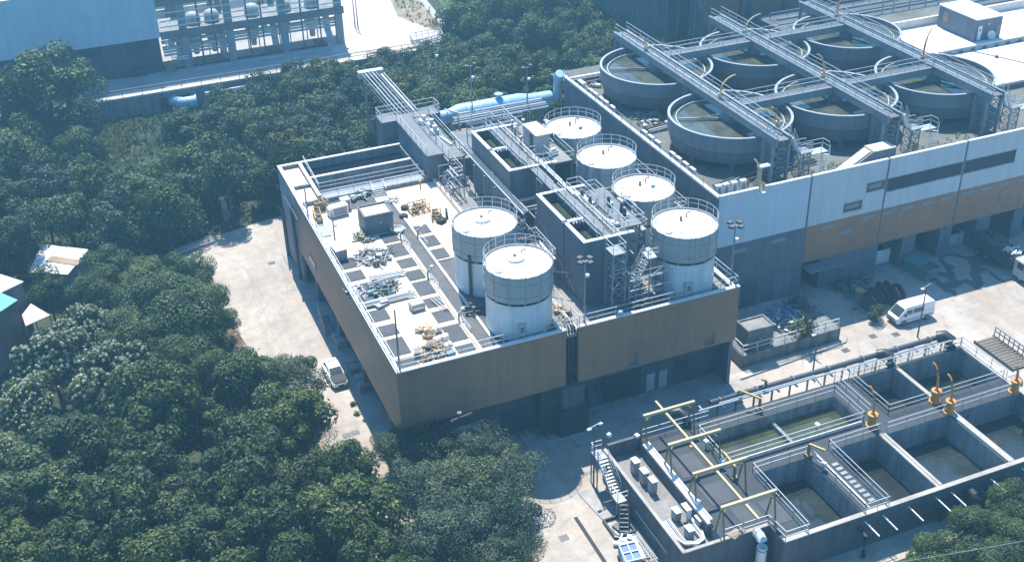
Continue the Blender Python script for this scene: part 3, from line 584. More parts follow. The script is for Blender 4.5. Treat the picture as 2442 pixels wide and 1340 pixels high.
# more steelwork round the settling blocks
def rack(label,x0,x1,y0,y1,z0,z1,n,seed,along='y'):
    t=thing('pipe_rack',label,'pipe rack',((x0+x1)/2,(y0+y1)/2,z0)); r=random.Random(seed)
    for k in range(3):
        fr_=MB()
        f=k/2; a,b=((x0,y0+(y1-y0)*f),(x1,y0+(y1-y0)*f)) if along=='y' else ((x0+(x1-x0)*f,y0),(x0+(x1-x0)*f,y1))
        fr_.bar((*a,z0),(*a,z1),.09,.09).bar((*b,z0),(*b,z1),.09,.09)
        for z in (z0+(z1-z0)*.5,z1): fr_.bar((*a,z),(*b,z),.08,.08)
        fr_.bar((*a,z0),(*b,z1),.05,.05); fr_.build('framing','steel',t)
    for k in range(n):
        u=r.random(); z=r.choice((z0+(z1-z0)*.5,z1))+.1; e=r.uniform(.3,.9); q=r.uniform(.04,.085)
        if along=='y': x=x0+(x1-x0)*u; P_=[(x,y0-.3,z),(x,y0+(y1-y0)*e,z),(x+r.uniform(-.4,.4),y0+(y1-y0)*e+.2,z-r.uniform(.6,1.6))]
        else: y=y0+(y1-y0)*u; P_=[(x0-.3,y,z),(x0+(x1-x0)*e,y,z),(x0+(x1-x0)*e+.2,y+r.uniform(-.4,.4),z-r.uniform(.6,1.6))]
        MB().path(P_,q,5).build('pipe',r.choice(('rail','steel','grating','white_pipe')),t)
    MB().rail([(x0,y0,z1+.05),(x1,y0,z1+.05),(x1,y1,z1+.05)],1.0,1.4).build('railing','rail',t)
    return t
rack('low pipe rack in the passage left of the nearer settling block',38.9,40.7,89.6,94.6,zD,13.2,9,1)
rack('pipe rack squeezed between the two grey settling blocks',41.2,45.0,95.6,100.4,zD,14.6,10,2,'x')
rack('pipe rack below the grating platform beside the corner tank',46.0,48.0,85.6,92.6,zD,15.4,8,3)
rack('pipe rack behind the farther settling block before the rear wall',42.0,46.4,112.6,117.0,zD+3,16.6,14,4,'x')
rack('pipe rack at the gallery foot beside the basin stair',37.2,38.9,110.2,113.6,zD,13.4,8,5)
rack('tall pipe rack in the passage below the white clad building side',56.4,59.0,96.0,112.0,0,11.5,14,6)
for k,(bx0,bx1,by0,by1,zt) in enumerate(((41.1,45.8,84.2,95.0,17.5),(40.7,45.6,101.0,112.0,17.5))):
    t=thing('slot_walkway',('railed walkway along the slots of the nearer settling block','railed walkway along the slots of the farther settling block')[k],'walkway',(bx0+2.6,(by0+by1)/2,zt))
    MB().box(bx0+2.3,bx0+3.1,by0+.4,by1-.4,zt+.02,zt+.08).build('grating','grating',t)
    MB().rail([(bx0+1.5,by0+.4,zt),(bx0+1.5,by1-.4,zt)],1.05,1.5).build('railing','rail',t)
    for j in range(3): MB().path([(bx0+3.4+.22*j,by0+.5,zt+.12),(bx0+3.4+.22*j,by1-.5,zt+.12)],.05,5).build('pipe',('rail','steel','white_pipe')[j],t)
    for j in range(4): MB().bar((bx0+3.2,by0+1.2+2.5*j,zt+.05),(bx0+4.5,by0+1.2+2.5*j,zt+.05),.06,.06).bar((bx0+4.3,by0+1.2+2.5*j,zt),(bx0+4.3,by0+1.2+2.5*j,zt+.9),.07,.07).build('valve_stem','rail',t)
    MB().rail([(bx0+3.3,by0+2+.5*k,zt+.1),(bx0+4.6,by0+2+.5*k,zt+.1),(bx0+4.6,by0+5,zt+.1)],1.0,1.2).build('guard_rail','rail',t)
# ================================================================== ROOF CLUTTER ON THE LEFT HALF
sh = thing('roof_shed','small blue grey flat roofed shed on the bleached roof deck','shed',(27.8,107.3,zD))
MB().box(26.25,29.35,105.95,108.6,zD,12.85).build('wall','grey_wall',sh)
MB().box(26.2,29.4,105.9,106.1,12.853,13.1).box(26.2,29.4,108.45,108.65,12.853,13.1).box(26.2,26.4,106.102,108.448,12.853,13.1).box(29.2,29.4,106.102,108.448,12.853,13.1).build('parapet','grey_wall',sh)
MB().box(26.41,29.19,106.11,108.44,12.854,12.92).build('roof','deck',sh); MB().box(27.9,28.05,105.9,105.945,12.0,12.15).build('lamp','lamp_glass',sh)
def crate(k,x,y,l,wd,h,a,label,extra=0):
    c=at(k,x,y,zD); t=thing('wire_crate',label,'crate',(c.x,c.y,zD),'rusty yellow wire crates')
    f=MB(); ca,sa=math.cos(a),math.sin(a)
    P=lambda u,v,z:(c.x+u*ca-v*sa,c.y+u*sa+v*ca,zD+z)
    n=3
    for i in range(n+1):
        for j in (0,1):
            u=-l/2+l*i/n; v=(-.5+j)*wd; f.bar(P(u,v,0),P(u,v,h),.07,.07)
    for z in (.1,h*.5,h):
        for j in (0,1): f.bar(P(-l/2,(-.5+j)*wd,z),P(l/2,(-.5+j)*wd,z),.08,.08)
        for i in range(n+1): u=-l/2+l*i/n; f.bar(P(u,-wd/2,z),P(u,wd/2,z),.06,.06)
    f.build('frame','scaffold',t)
    q=MB()
    for i in range(6): q.obox(P(random.uniform(-l*.35,l*.35),random.uniform(-wd*.3,wd*.3),.05),.5,.35,h*random.uniform(.4,.9),random.random())
    q.build('contents','scrap',t)
    return t
crate('m0',1170,530,2.1,1.3,.9,.1,'large yellow wire crate with an upright post, on the bright roof corner near the gallery')
q=at('m0',1180,420,zD); tag(MB().bar((q.x,q.y-.3,zD+.9),(q.x,q.y-.3,zD+2.0),.12,.12).obox((q.x,q.y-.3,zD+2.0),.3,.3,.12).build('crate_post','scaffold'),'short rusty post standing out of the large yellow crate','post')
crate('m0',1305,580,2.0,.9,.8,1.2,'long yellow wire crate behind the rear ringed tank')
crate('m0',385,600,2.6,.7,.9,1.45,'tall narrow yellow wire crate against the left parapet')
crate('m0',415,520,1.4,.9,1.1,.2,'rusty brown crate at the head of the left parapet')
tag(MB().obox(at('m0',1345,620,zD),.9,.7,.45,.5).obox(at('m0',1385,575,zD),.25,.9,.8,-.3).build('black_bin','rubber'),'black open bin beside the long yellow crate','bin')
for k,(x,y,d) in enumerate(((1060,515,'dark round pot on the bright roof beside the large yellow crate'),(1050,580,'dark tangle of hose on the bright roof near the shed'))):
    c=at('m0',x,y,zD); tag(MB().lathe(c.x,c.y,[(.1,zD),(.42,zD+.02),(.5,zD+.2),(.38,zD+.35),(.05,zD+.3)],12).build('pot','rubber'),d,'pot')
def unit(k,x,y,l,wd,h,a,label,z=zD,g=None,gname='white casings on the roof'):
    c=at(k,x,y,z); t=thing('air_unit',label,'air unit',(c.x,c.y,z),gname)
    MB().obox((c.x,c.y,z+.1),l,wd,h,a).build('casing','white_box',t)
    MB().obox((c.x,c.y,z),l*.9,wd*.9,.098,a).build('base','steel_dark',t)
    ca,sa=math.cos(a),math.sin(a); fx,fy=c.x+sa*(wd/2+.02),c.y-ca*(wd/2+.02)
    MB().obox((fx,fy,z+.1+h*.15),l*.8,.03,h*.7,a).build('grille','vent',t)
    return t
unit('m0',550,560,1.9,1.0,1.1,.1,'broad white casing in the white group left of the shed')
unit('m0',600,515,1.0,.9,1.2,.1,'tall white casing at the back of the white group by the shed')
unit('m0',500,570,.9,.9,.9,.2,'small white casing beside the lamp foot left of the shed')
tk=thing('stacked_desks','stacked white topped desks by the left parapet','desks',tuple(at('m0',560,900,zD)))
for i,(x,y,h) in enumerate(((530,850,1.0),(565,905,1.25))):
    c=at('m0',x,y,zD); MB().obox((c.x,c.y,zD+h),1.3,1.1,.06,.1).build('top','white_box',tk); MB().obox((c.x,c.y,zD),1.1,.95,h-.002,.1).build('drawers','grey_box',tk)
c=at('m0',430,690,zD); gsx=thing('glass_sheet','grey glazed sheet leaning flat by the left parapet','glass sheet',(c.x,c.y,zD)); MB().obox((c.x,c.y,zD+.05),1.3,2.6,.06,-.1).build('pane','vent',gsx)
c=at('m0',1000,690,zD); tub=thing('white_tub','white oval basin lying beside the shed','basin',(c.x,c.y,zD)); MB().lathe(c.x,c.y,[(.55,zD+.02),(.75,zD+.4),(.68,zD+.42),(.5,zD+.1),(.02,zD+.08)],20).build('bowl','white_box',tub)
def heap(name,label,cat,k,x,y,rad,n,mats,hmax=.7,z=zD,long=1.6,group=None):
    c=at(k,x,y,z); t=thing(name,label,cat,(c.x,c.y,z),group)
    for mi,mt in enumerate(mats):
        q=MB()
        for i in range(n):
            a=random.random()*2*PI; r=rad*math.sqrt(random.random()); p=(c.x+r*math.cos(a),c.y+r*math.sin(a)*1.0,z+random.random()*hmax*(1-r/rad*.6)+.05)
            b=random.random()*2*PI; l=long*random.uniform(.3,1)
            if random.random()<.7: q.bar((p[0]-l/2*math.cos(b),p[1]-l/2*math.sin(b),max(z+.05,p[2]-.2*random.random())),(p[0]+l/2*math.cos(b),p[1]+l/2*math.sin(b),p[2]+.25*random.random()),random.uniform(.05,.14),random.uniform(.05,.12))
            else: q.obox((p[0],p[1],z+.02+random.random()*hmax*.4),random.uniform(.3,.8),random.uniform(.2,.5),random.uniform(.08,.35),b)
        q.build(('bars','boards','scraps','offcuts')[mi],mt,t)
    return t
heap('frame_heap','heap of dismantled white steel frames and netting mid deck','scrap heap','m0',820,900,1.7,26,('rail','scrap','steel_dark'),.9,long=2.2)
heap('frame_heap','low heap of dark frames in front of the shed corner','scrap heap','m0',740,740,1.0,18,('scrap','green_net','timber'),.6)
heap('frame_heap','pile of pale rolled sheets behind the shed by the steps','scrap heap','m0',700,420,1.3,20,('rail','scrap','steel_dark'),.6)
heap('frame_heap','pale crumpled bags beside the steps to the rear basin','scrap heap','m0',970,450,.9,14,('white_box','rail'),.5,long=.8)
heap('frame_heap','tangle of hoses with teal scraps under the pipe bundle','scrap heap','n0',900,170,1.5,22,('scrap','teal','black_pipe'),.5)
heap('frame_heap','brown wire and drum scrap heap at the front parapet','scrap heap','n0',1270,660,1.4,30,('scaffold','scrap','timber'),.8)
heap('frame_heap','loose timber and fittings behind the front scrap heap','scrap heap','n0',1230,500,1.0,18,('timber','sand'),.6,long=.9)
heap('frame_heap','rail offcuts lying by the left parapet','scrap heap','n0',690,200,1.0,16,('rail','steel'),.4,long=2.0)
heap('sand_heap','orange sand sacks piled behind the front ringed tank','sand sacks','n1',450,350,.8,12,('sand','timber'),.6,long=.7)
for k,(x,y,r,l,d) in enumerate(((1310,470,.3,.95,'upper white drum lying in the front scrap heap'),(1340,545,.36,1.5,'long white drum lying in the front scrap heap'),(1395,600,.36,.8,'squat white drum nearest the front parapet'))):
    c=at('n0',x,y,zD+.4); t=thing('white_drum',d,'drum',(c.x,c.y,zD),'white drums in the front scrap heap'); MB().path([c+Vector((-l/2,-.1,0)),c+Vector((-l/2+.1,-.1,0)),c+Vector((l/2-.1,.1,0)),c+Vector((l/2,.1,0))],[r*.7,r,r,r*.7],14).build('body','white_box',t,smooth=True); MB().path([c+Vector((-.05,0,0)),c+Vector((.05,.01,0))],r+.03,14).build('band','steel',t)
tag(MB().obox(at('n0',1415,670,zD),.8,.5,.35,.3).build('blue_sack','blue_tarp'),'blue folded tarp between scrap heap and front parapet','tarp')
tag(MB().obox(at('n0',880,290,zD),1.3,.8,.3,.4).obox(at('n0',900,280,zD),.8,.5,.45,.1).build('blue_sheet','vent'),'pale blue plastic sheet bundle below the pipe bundle','sheet')
c=at('n0',1155,315,zD); gb=thing('generator_box','grey ribbed generator box on the sandy deck strip','generator',(c.x,c.y,zD))
MB().obox((c.x,c.y,zD+.08),1.35,.95,.62,.08).build('casing','grey_box',gb); MB().obox((c.x,c.y,zD+.703),1.25,.85,.05,.08).build('lid','vent',gb); MB().obox((c.x,c.y-.5,zD+.2),1.0,.03,.3,.08).build('panel','rail',gb)
def bundle(label,k,p0,p1,n,r,mats,z=zD+.25,spread=.16):
    a,b=at(k,*p0,z),at(k,*p1,z); t=thing('pipe_bundle',label,'pipes',(a.x,a.y,zD),'pipe bundles on the roof'); d=(b-a).normalized(); s=Vector((-d.y,d.x,0))
    for i in range(n): MB().path([a+s*((i-n/2)*spread)+Vector((0,0,.1*(i%3))),b+s*((i-n/2)*spread)+d*random.uniform(-.5,.5)+Vector((0,0,.1*(i%3)))],r,6).build('pipe',mats[i%len(mats)],t)
    return t
bundle('long white pipe bundle laid across the deck, rearmost','n0',(770,140),(1010,60),4,.07,('rail','steel'))
bundle('thick grey pipe bundle laid across the deck above the blue sheet','n0',(720,290),(1120,190),5,.09,('rail','steel','white_pipe'))
bundle('short bright pipe bundle on white board mid deck','m0',(780,1060),(1050,1010),3,.08,('white_pipe','rail'))
bundle('ladder like rails lying by the small cover panel','n0',(1290,230),(1370,300),3,.05,('rail',),spread=.25)
# guard rails and davit sockets standing along the felt strip
for k,(z_,x,y) in enumerate((('n0',1240,80),('n0',1480,410),('m0',1030,760),('m0',1160,740))):
    c=at(z_,x,y,zD); t=thing('hatch_winch','small hatch winch with folded guard rail '+('beside the long felt strip','near the front parapet','in front of the shed','left of the rear ringed tank')[k],'winch',(c.x,c.y,zD),'hatch winches on the roof deck')
    MB().bar((c.x,c.y,zD),(c.x,c.y,zD+.9),.14,.14).bar((c.x,c.y,zD+.9),(c.x+.5,c.y+.1,zD+1.1),.1,.1).build('post','steel',t); MB().rail([(c.x+.2,c.y-.2,zD+.05),(c.x+.3,c.y-2.4,zD+.05)],.6,1.1).build('guard_rail','rail',t); MB().obox((c.x+.45,c.y+.05,zD+1.12),.3,.22,.22).build('drum','white_box',t)
# floodlight poles
def flood(x,y,z0,z1,label,heads=4,box=True,group='floodlight poles on the roofs'):
    t=thing('floodlight_pole',label,'floodlight',(x,y,z0),group)
    MB().path([(x,y,z0),(x,y,z1)],[.11,.07],8).build('pole','steel',t,smooth=True)
    MB().lathe(x,y,[(.16,z0),(.16,z0+.1),(.11,z0+.12)],10).build('base_plate','steel_dark',t)
    if heads:
        q=MB()
        for k in range(heads): a=2*PI*k/heads+.4; q.bar((x,y,z1-.05),(x+.6*math.cos(a),y+.6*math.sin(a),z1),.06,.06)
        q.build('arm','steel',t)
        for k in range(heads):
            a=2*PI*k/heads+.4; p=(x+.62*math.cos(a),y+.62*math.sin(a),z1-.02); hd=MB().obox(p,.42,.5,.22,a).build('lamp','steel_dark',t)
            MB().obox((p[0],p[1],p[2]-.03),.34,.42,.028,a).build('lens','lamp_glass',hd)
    if box: MB().obox((x+.18,y-.1,z1-1.6),.35,.3,.25,.2).build('control_box','white_box',t)
flood(39.4,80.5,zD,18.0,'floodlight pole with four heads standing right of the pipe gap')
flood(55.3,81.2,zD,17.6,'floodlight pole with four heads at the right corner of the brown parapet')
flood(21.75,80.5,zD,17.6,'bare thin pole without lamp heads at the front left roof corner',0,False)
flood(22.9,105.9,zD,14.4,'slim pole with small white head in front of the white casings',0,True)
flood(21.6,112.0,zD,14.6,'short slim pole at the rear of the left parapet',0,False)
for zx,x,y,d in (('e0',735,470,'small twin headed lamp pole behind the raised gallery'),('e0',1105,620,'twin headed lamp pole in front of the left end of the blue pipe'),('e0',1690,640,'lamp pole with broad head in front of the right end of the blue pipe')):
    c=at(zx,x,y,12.0); flood(c.x,c.y,10 if x<1000 else zD,20.3 if x<1000 else 19.2,d,2,True)

# ================================================================== WHITE CLAD BUILDING
W_=thing('clarifier_building','long building with white upper cladding, brown band and open loading bays','building',(80,110,0))
zW=13.0; yW=91.75; J=[60.3,71.6,81.7,92.4,103,113.6,124.2]
wins={1:[(76.3,78.8,9.22,10.26),(79.07,81.55,11.1,12.17)],2:[(81.85,92.25,10.58,12.15)],3:[(92.55,99.95,10.6,12.15)]}
def panel(x0,x1,z0,z1,holes):
    mb=MB(); xs=sorted({x0,x1,*[h[0] for h in holes],*[h[1] for h in holes]}); 
    for a,b in zip(xs,xs[1:]):
        hs=sorted([h for h in holes if h[0]<=a+1e-6 and h[1]>=b-1e-6],key=lambda h:h[2]); z=z0
        for h in hs: mb.box(a,b,yW,yW+.18,z,h[2]); z=h[3]
        mb.box(a,b,yW,yW+.18,z,z1)
    return mb
for k in range(6):
    a,b=J[k]+.13,J[k+1]-.13
    if k==0:
        a=60.32
        pm=MB().box(a,65.0,yW,yW+.18,8.5,14.55).box(65.0,65.9,yW,yW+.18,8.5,13.9).box(65.9,b,yW,yW+.18,8.5,14.55)
        MB().box(a,65.0,yW-.04,yW+.3,14.553,14.68).box(65.9,b,yW-.04,yW+.3,14.553,14.68).box(64.98,65.92,yW-.03,yW+.25,13.903,13.97).build('coping','coping',W_)
    else:
        pm=panel(a,b,8.5,14.55,wins.get(k,[])); MB().box(a,b,yW-.04,yW+.3,14.553,14.68).build('coping','coping',W_)
    pm.build('cladding_panel','white_clad' if k>0 else 'blue_clad',W_)
for hs in wins.values():
    for h in hs:
        f=MB().box(h[0],h[1],yW+.1,yW+.16,h[2],h[3]).build('window','louvre' if h[1]-h[0]>3 else 'glass',W_)
        fo=.07
        MB().box(h[0]-fo,h[1]+fo,yW-.03,yW+.05,h[2]-fo,h[2]-.002).box(h[0]-fo,h[1]+fo,yW-.03,yW+.05,h[3]+.002,h[3]+fo).build('frame','vent_plain',f)
        if h[1]-h[0]<3: MB().box(h[0]+.4,h[1]-.5,yW+.07,yW+.098,h[2]+.3,h[3]-.3).build('pane','vent',f)
for k in range(1,6): MB().box(J[k]-.12,J[k]+.12,yW+.05,yW+.2,.05,14.5).build('joint','grey_wall',W_)
MB().box(60.3,71.48,yW+.02,yW+.2,0,8.48).build('lower_wall','grey_wall',W_)
MB().box(71.72,81.58,yW+.02,yW+.2,3.9,8.48).build('brown_band','brown_clad',W_)
MB().box(74.2,81.58,yW+.03,yW+.2,0,3.88).build('lower_wall','grey_wall',W_)
for a,b in ((81.82,92.28),(92.52,102.88),(103.12,113.48),(113.72,124.1)): MB().box(a,b,yW+.02,yW+.2,4.0,8.48).build('brown_band','brown_clad',W_)
for a,b in ((81.3,82.0),(85.4,87.3),(90.8,92.5),(96.2,98.2),(101.8,103.4),(107,109),(112.6,114.2)): MB().box(a,b,yW+.04,yW+2.4,0,3.98).build('pillar','grey_wall',W_)
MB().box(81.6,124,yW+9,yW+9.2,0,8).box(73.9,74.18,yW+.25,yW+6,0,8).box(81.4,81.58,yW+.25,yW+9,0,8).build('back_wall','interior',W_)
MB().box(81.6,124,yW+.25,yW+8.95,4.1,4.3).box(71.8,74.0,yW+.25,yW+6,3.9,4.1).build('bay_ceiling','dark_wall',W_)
for x in (73.7,79.1,81.95,84.5,87.25,89.95,93.0,95.7,98.4,101): MB().box(x,x+1.6,yW-.03,yW+.015,7.65,8.1).build('vent','vent',W_)
MB().box(76.3,77.9,yW-.03,yW+.015,6.4,6.95).build('vent','vent',W_); MB().box(62.5,64.2,yW-.03,yW+.015,7.3,7.75).box(67.2,69,yW-.03,yW+.015,7.45,7.9).build('vent','vent',W_)
MB().box(64.1,65.9,yW-.02,yW+.015,.1,3.1).build('door','dark_wall',W_); MB().box(68.1,70.3,yW-.02,yW+.015,.05,3.2).build('roller_door','clar_grey',W_)
MB().box(71.7,76.2,yW-1.6,yW-.002,3.4,3.6).build('canopy','clar_grey',W_); MB().box(98.8,100,yW-.03,yW+.015,5.5,7.2).box(103.6,104.8,yW-.03,yW+.015,5.5,7.2).build('sign_board','timber',W_)
MB().box(60.32,60.5,yW+.19,130,0,14.2).build('side_wall','grey_wall',W_); MB().box(60.2,60.7,yW+.31,130.2,14.203,14.45).build('coping','rail',W_)
MB().box(60.52,130,yW+.25,135,zW-.4,zW).build('roof_deck','shade_toned_deck',W_); MB().box(60.52,108,129.8,130.1,zW+.002,14.2).build('rear_parapet','grey_wall',W_)
MB().box(60.52,108,129.4,129.75,14.0,14.25).rail([(61,129,zW),(66,129,zW)],1.1).build('rear_coping','coping',W_)
MB().rail([(60.2,95,14.45),(60.2,130,14.45)],.9,2.4).build('railing','steel',W_)
wt=MB(); rnd=random.Random(3)
for (x0,x1,y0,y1,n) in ((62,70,93,97,60),(72,82,92.6,96,120),(86,97,93,96.5,40),(63,66,112,118,70)):
    for i in range(n):
        x,y=rnd.uniform(x0,x1),rnd.uniform(y0,y1); s=rnd.uniform(.1,.3)
        for j in range(6): a=rnd.random()*2*PI; wt.face([(x,y,zW),(x+s*math.cos(a),y+s*math.sin(a),zW+s*1.2),(x+s*math.cos(a+.7),y+s*math.sin(a+.7),zW+s)])
tag(wt.build('weeds','weeds'),'green weeds growing on the roof round the grey clarifiers','weeds',kind='stuff')
def condenser(x,y,z,a,label,group,h=.95):
    t=thing('condenser_unit',label,'air unit',(x,y,z),group); t.rotation_euler=(0,0,a)
    MB().box(-.45,.45,-.2,.2,.1,h).build('casing','white_box',t,True); MB().box(-.4,.4,-.18,.18,0,.098).build('base','steel_dark',t,True); MB().lathe(0,0,[(.02,0),(.3,0)],16).build('fan_grille','vent',t,True)
    g=KIDS[t.name][-1]; g.rotation_euler=(PI/2,0,0); g.location=(0,-.206,h*.55)
    return t
c0=None
GL='slim white condenser unit in the row along the left parapet of the white clad building'
for k,y in enumerate((127.3,124.7,123.4,121.8,120.5,118.7,110.5,108.9,107.3,103.9,102.6,101.0,99.5)):
    if c0 is None: c0=condenser(61.55,y,zW,PI/2,'broad white condenser unit at the far end of the left parapet row','condensers on the white clad building'); c0.scale=(1.6,1.3,1.5)
    else: dup(c0,(61.55,y,zW),PI/2,GL,scale=(1.1,1.1,1.35))
GF='white condenser unit in the short row behind the front parapet by the yellow post'
for x in (61.6,62.5,63.5,64.6): dup(c0,(x,94.2,zW),0.0,GF,scale=(.8,1.1,1.7))
yp=thing('hoist_post','yellow hoist post with white head rising through the front parapet notch','hoist',(65.4,92.5,zW))
MB().bar((65.4,92.5,zW),(65.4,92.5,16.6),.36,.36).build('post','gantry',yp); MB().box(65.2,66.5,92.2,92.8,16.603,16.78).build('head','white_box',yp); MB().bar((65.3,92.5,16.8),(64.9,92.9,17.5),.16,.16).build('bracket','gantry',yp)
# sloping roof hatch
hh=thing('stair_hatch','sloping pale stair hatch housing behind the white parapet','stair housing',(80,94,zW))
i=MB(); v=[(76.2,92.9,zW),(80.2,92.9,15.2),(83.2,92.9,15.2),(83.2,92.9,zW)]
for off in (0,1.6):
    for p in v: i.v.append((p[0],p[1]+off,p[2]))
i.f=[(0,1,2,3),(7,6,5,4),(1,0,4,5),(2,1,5,6),(3,2,6,7)]; i.build('housing','clar_grey',hh)
MB().face([(76.6,93.15,zW+.35),(80.1,93.15,15.27),(80.1,94.25,15.27),(76.6,94.25,zW+.35)]).build('slope_cover','kerb_white',hh); MB().box(80.3,83.25,92.85,94.55,15.203,15.32).build('roof','deck',hh)

# ================================================================== CLARIFIERS
CX=(69.6,84.0,98.4); CY=(105.2,122.6); zR=17.0; R_=7.05
names={(0,0):'grey clarifier nearest the yellow hoist post, its water mirroring the sky',(1,0):'grey clarifier in the front row, middle one',(2,0):'grey clarifier in the front row beside the white flat roof',(0,1):'grey clarifier at the back left, nearest the woods and blue pipe',(1,1):'grey clarifier in the back row, middle one',(2,1):'grey clarifier in the back row beside the dark penthouse'}
def clarifier(x,y,label):
    t=thing('clarifier',label,'clarifier',(x,y,zW),'round grey clarifiers'); n=72
    MB().lathe(x,y,[(R_,15.35),(R_,zR),(R_-.25,zR),(R_-.25,14.6)],n).build('wall','clar_grey',t,smooth=True)
    MB().lathe(x,y,[(R_-.27,zR+.003),(R_+.03,zR+.003),(R_+.03,zR+.06),(R_-.27,zR+.06),(R_-.27,zR+.003)],n).build('rim','vent',t,smooth=True)
    MB().lathe(x,y,[(R_-.05,15.34),(R_-.5,13.75),(.4,13.2)],n).build('hopper','clar_low',t,smooth=True)
    lg=[]
    for k in range(8): 
        a=2*PI*k/8+.3; px,py=x+(R_-.95)*math.cos(a),y+(R_-.95)*math.sin(a); MB().box(px-.22,px+.22,py-.22,py+.22,zW,14.2).build('leg','clar_grey',t)
    MB().disc(x,y,16.25,R_-.26,n).build('water','water_clar',t)
    MB().lathe(x,y,[(R_-1.0,16.2),(R_-1.0,16.5),(R_-.93,16.5),(R_-.93,16.2)],n).build('weir_ring','insulator',t,smooth=True)
    MB().cyl(x,y,15.9,17.4,.9,24).build('feed_well','clar_grey',t)
    s=MB(); a=.7+.3*x
    s.bar((x,y,16.5),(x+(R_-1.2)*math.cos(a),y+(R_-1.2)*math.sin(a),16.5),.3,.12).bar((x,y,17.1),(x+(R_-3.2)*math.cos(a),y+(R_-3.2)*math.sin(a),16.5),.1,.1)
    s.build('scraper','clar_grey',t)
    return t
for i in range(3):
    for j in range(2): clarifier(CX[i],CY[j],names[(i,j)])
bl=('walkway bridge over the left pair of clarifiers','walkway bridge over the middle pair of clarifiers','walkway bridge over the right pair of clarifiers')
for i in range(3):
    x=CX[i]+.05; t=thing('clarifier_bridge','long grey '+bl[i],'bridge',(x,113,18),'grey walkway bridges over the clarifiers')
    y0,y1=94.6,132.6
    for s in (-1,1): MB().box(x+s*.85-.09,x+s*.85+.09,y0,y1,17.35,18.2).build('girder','bridge',t); MB().box(x+s*.85-.2,x+s*.85+.2,y0,y1,18.203,18.27).build('flange','bridge',t)
    MB().box(x-.74,x+.74,y0,y1,17.9,18.02).build('deck','grating',t)
    for s in (-1,1): MB().rail([(x+s*.78,y0+.2,18.27),(x+s*.78,y1-.2,18.27)],1.1,2.0,.028).build('railing','rail',t)
    MB().path([(x+.4,y0+1,18.15),(x+.4,y1-1,18.15)],.08,6).path([(x-.3,y0+1,18.12),(x-.3,y1-1,18.12)],.06,6).box(x-.15,x+.15,y0+2,y1-2,18.03,18.14).build('service_pipe','steel',t)
    lattice(MB(),x,96.0,zW,17.3,2.0,1.8,.3,4,.08).build('front_trestle','bridge',t); lattice(MB(),x,131,zW,17.3,2.0,1.8,.3,3,.08).build('rear_trestle','bridge',t)
    for y in (114,): MB().bar((x-.8,y,zW),(x-.8,y,17.34),.35,.35).bar((x+.8,y,zW),(x+.8,y,17.34),.35,.35).build('column','bridge',t)
for j in range(2):
    y=CY[j]+.05
    for i in range(2):
        xa,xb=CX[i]+1.1,CX[i+1]-1.0; t=thing('cross_bridge',('front','back')[j]+' row cross bridge joining the '+('left and middle','middle and right')[i]+' walkway bridges','bridge',((xa+xb)/2,y,18),'cross bridges over the clarifiers')
        for s in (-1,1): MB().box(xa,xb,y+s*.6-.08,y+s*.6+.08,17.2,18.1).build('girder','bridge',t)
        MB().box(xa,xb,y-.51,y+.51,17.95,18.06).build('deck','grating',t)
        for s in (-1,1): MB().rail([(xa,y+s*.56,18.1),(xb,y+s*.56,18.1)],1.1,2.0,.027).build('railing','rail',t)
def davit(x,y,z,h,reach,a,label,mat='orange',base=.3,group='orange davit cranes on the bridges',drum=False):
    t=thing('davit_crane',label,'davit',(x,y,z),group)
    if drum: MB().lathe(x,y,[(base*1.3,z),(base*1.3,z+.12),(base,z+.14),(base*.85,z+1.1),(base*1.15,z+1.12),(base*1.15,z+1.3),(base*.5,z+1.31)],18).build('pedestal',mat,t,smooth=True)
    else: MB().cyl(x,y,z,z+.5,base,12).build('pedestal',mat,t)
    zb=z+(1.25 if drum else .45); ca,sa=math.cos(a),math.sin(a); pts=[]
    for k in range(9): f=k/8; pts.append((x+ca*reach*f**2,y+sa*reach*f**2,zb+h*(1-(1-f)**1.7)))
    MB().path(pts,[.13-.05*k/8 for k in range(9)],8).build('arm',mat,t,smooth=True)
    MB().obox((x+.2,y-.2,zb-.2),.3,.25,.3).build('winch',mat,t)
    return t
davit(69.2,124.6,18.3,1.3,1.2,PI*.9,'short yellow davit on the left bridge at the back cross bridge','yellow')
davit(69.4,107.2,18.3,1.9,1.9,.05,'yellow davit with level arm on the left bridge at the front cross bridge','yellow')
davit(83.6,124.4,18.3,1.7,2.4,.15,'grey yellow davit on the middle bridge at the back cross bridge','gantry')
davit(83.6,107.4,18.3,2.3,1.0,2.6,'yellow davit with raised arm on the middle bridge, front cross bridge','yellow')
davit(98.0,124.6,18.3,2.6,1.8,.2,'orange davit on the right bridge at the back cross bridge')
davit(98.0,107.2,18.3,3.0,1.3,.35,'orange davit on the right bridge at the front cross bridge')
davit(70.8,97.6,18.3,1.4,2.4,2.6,'yellow davit arm over the nearest clarifier at the bridge end','yellow')
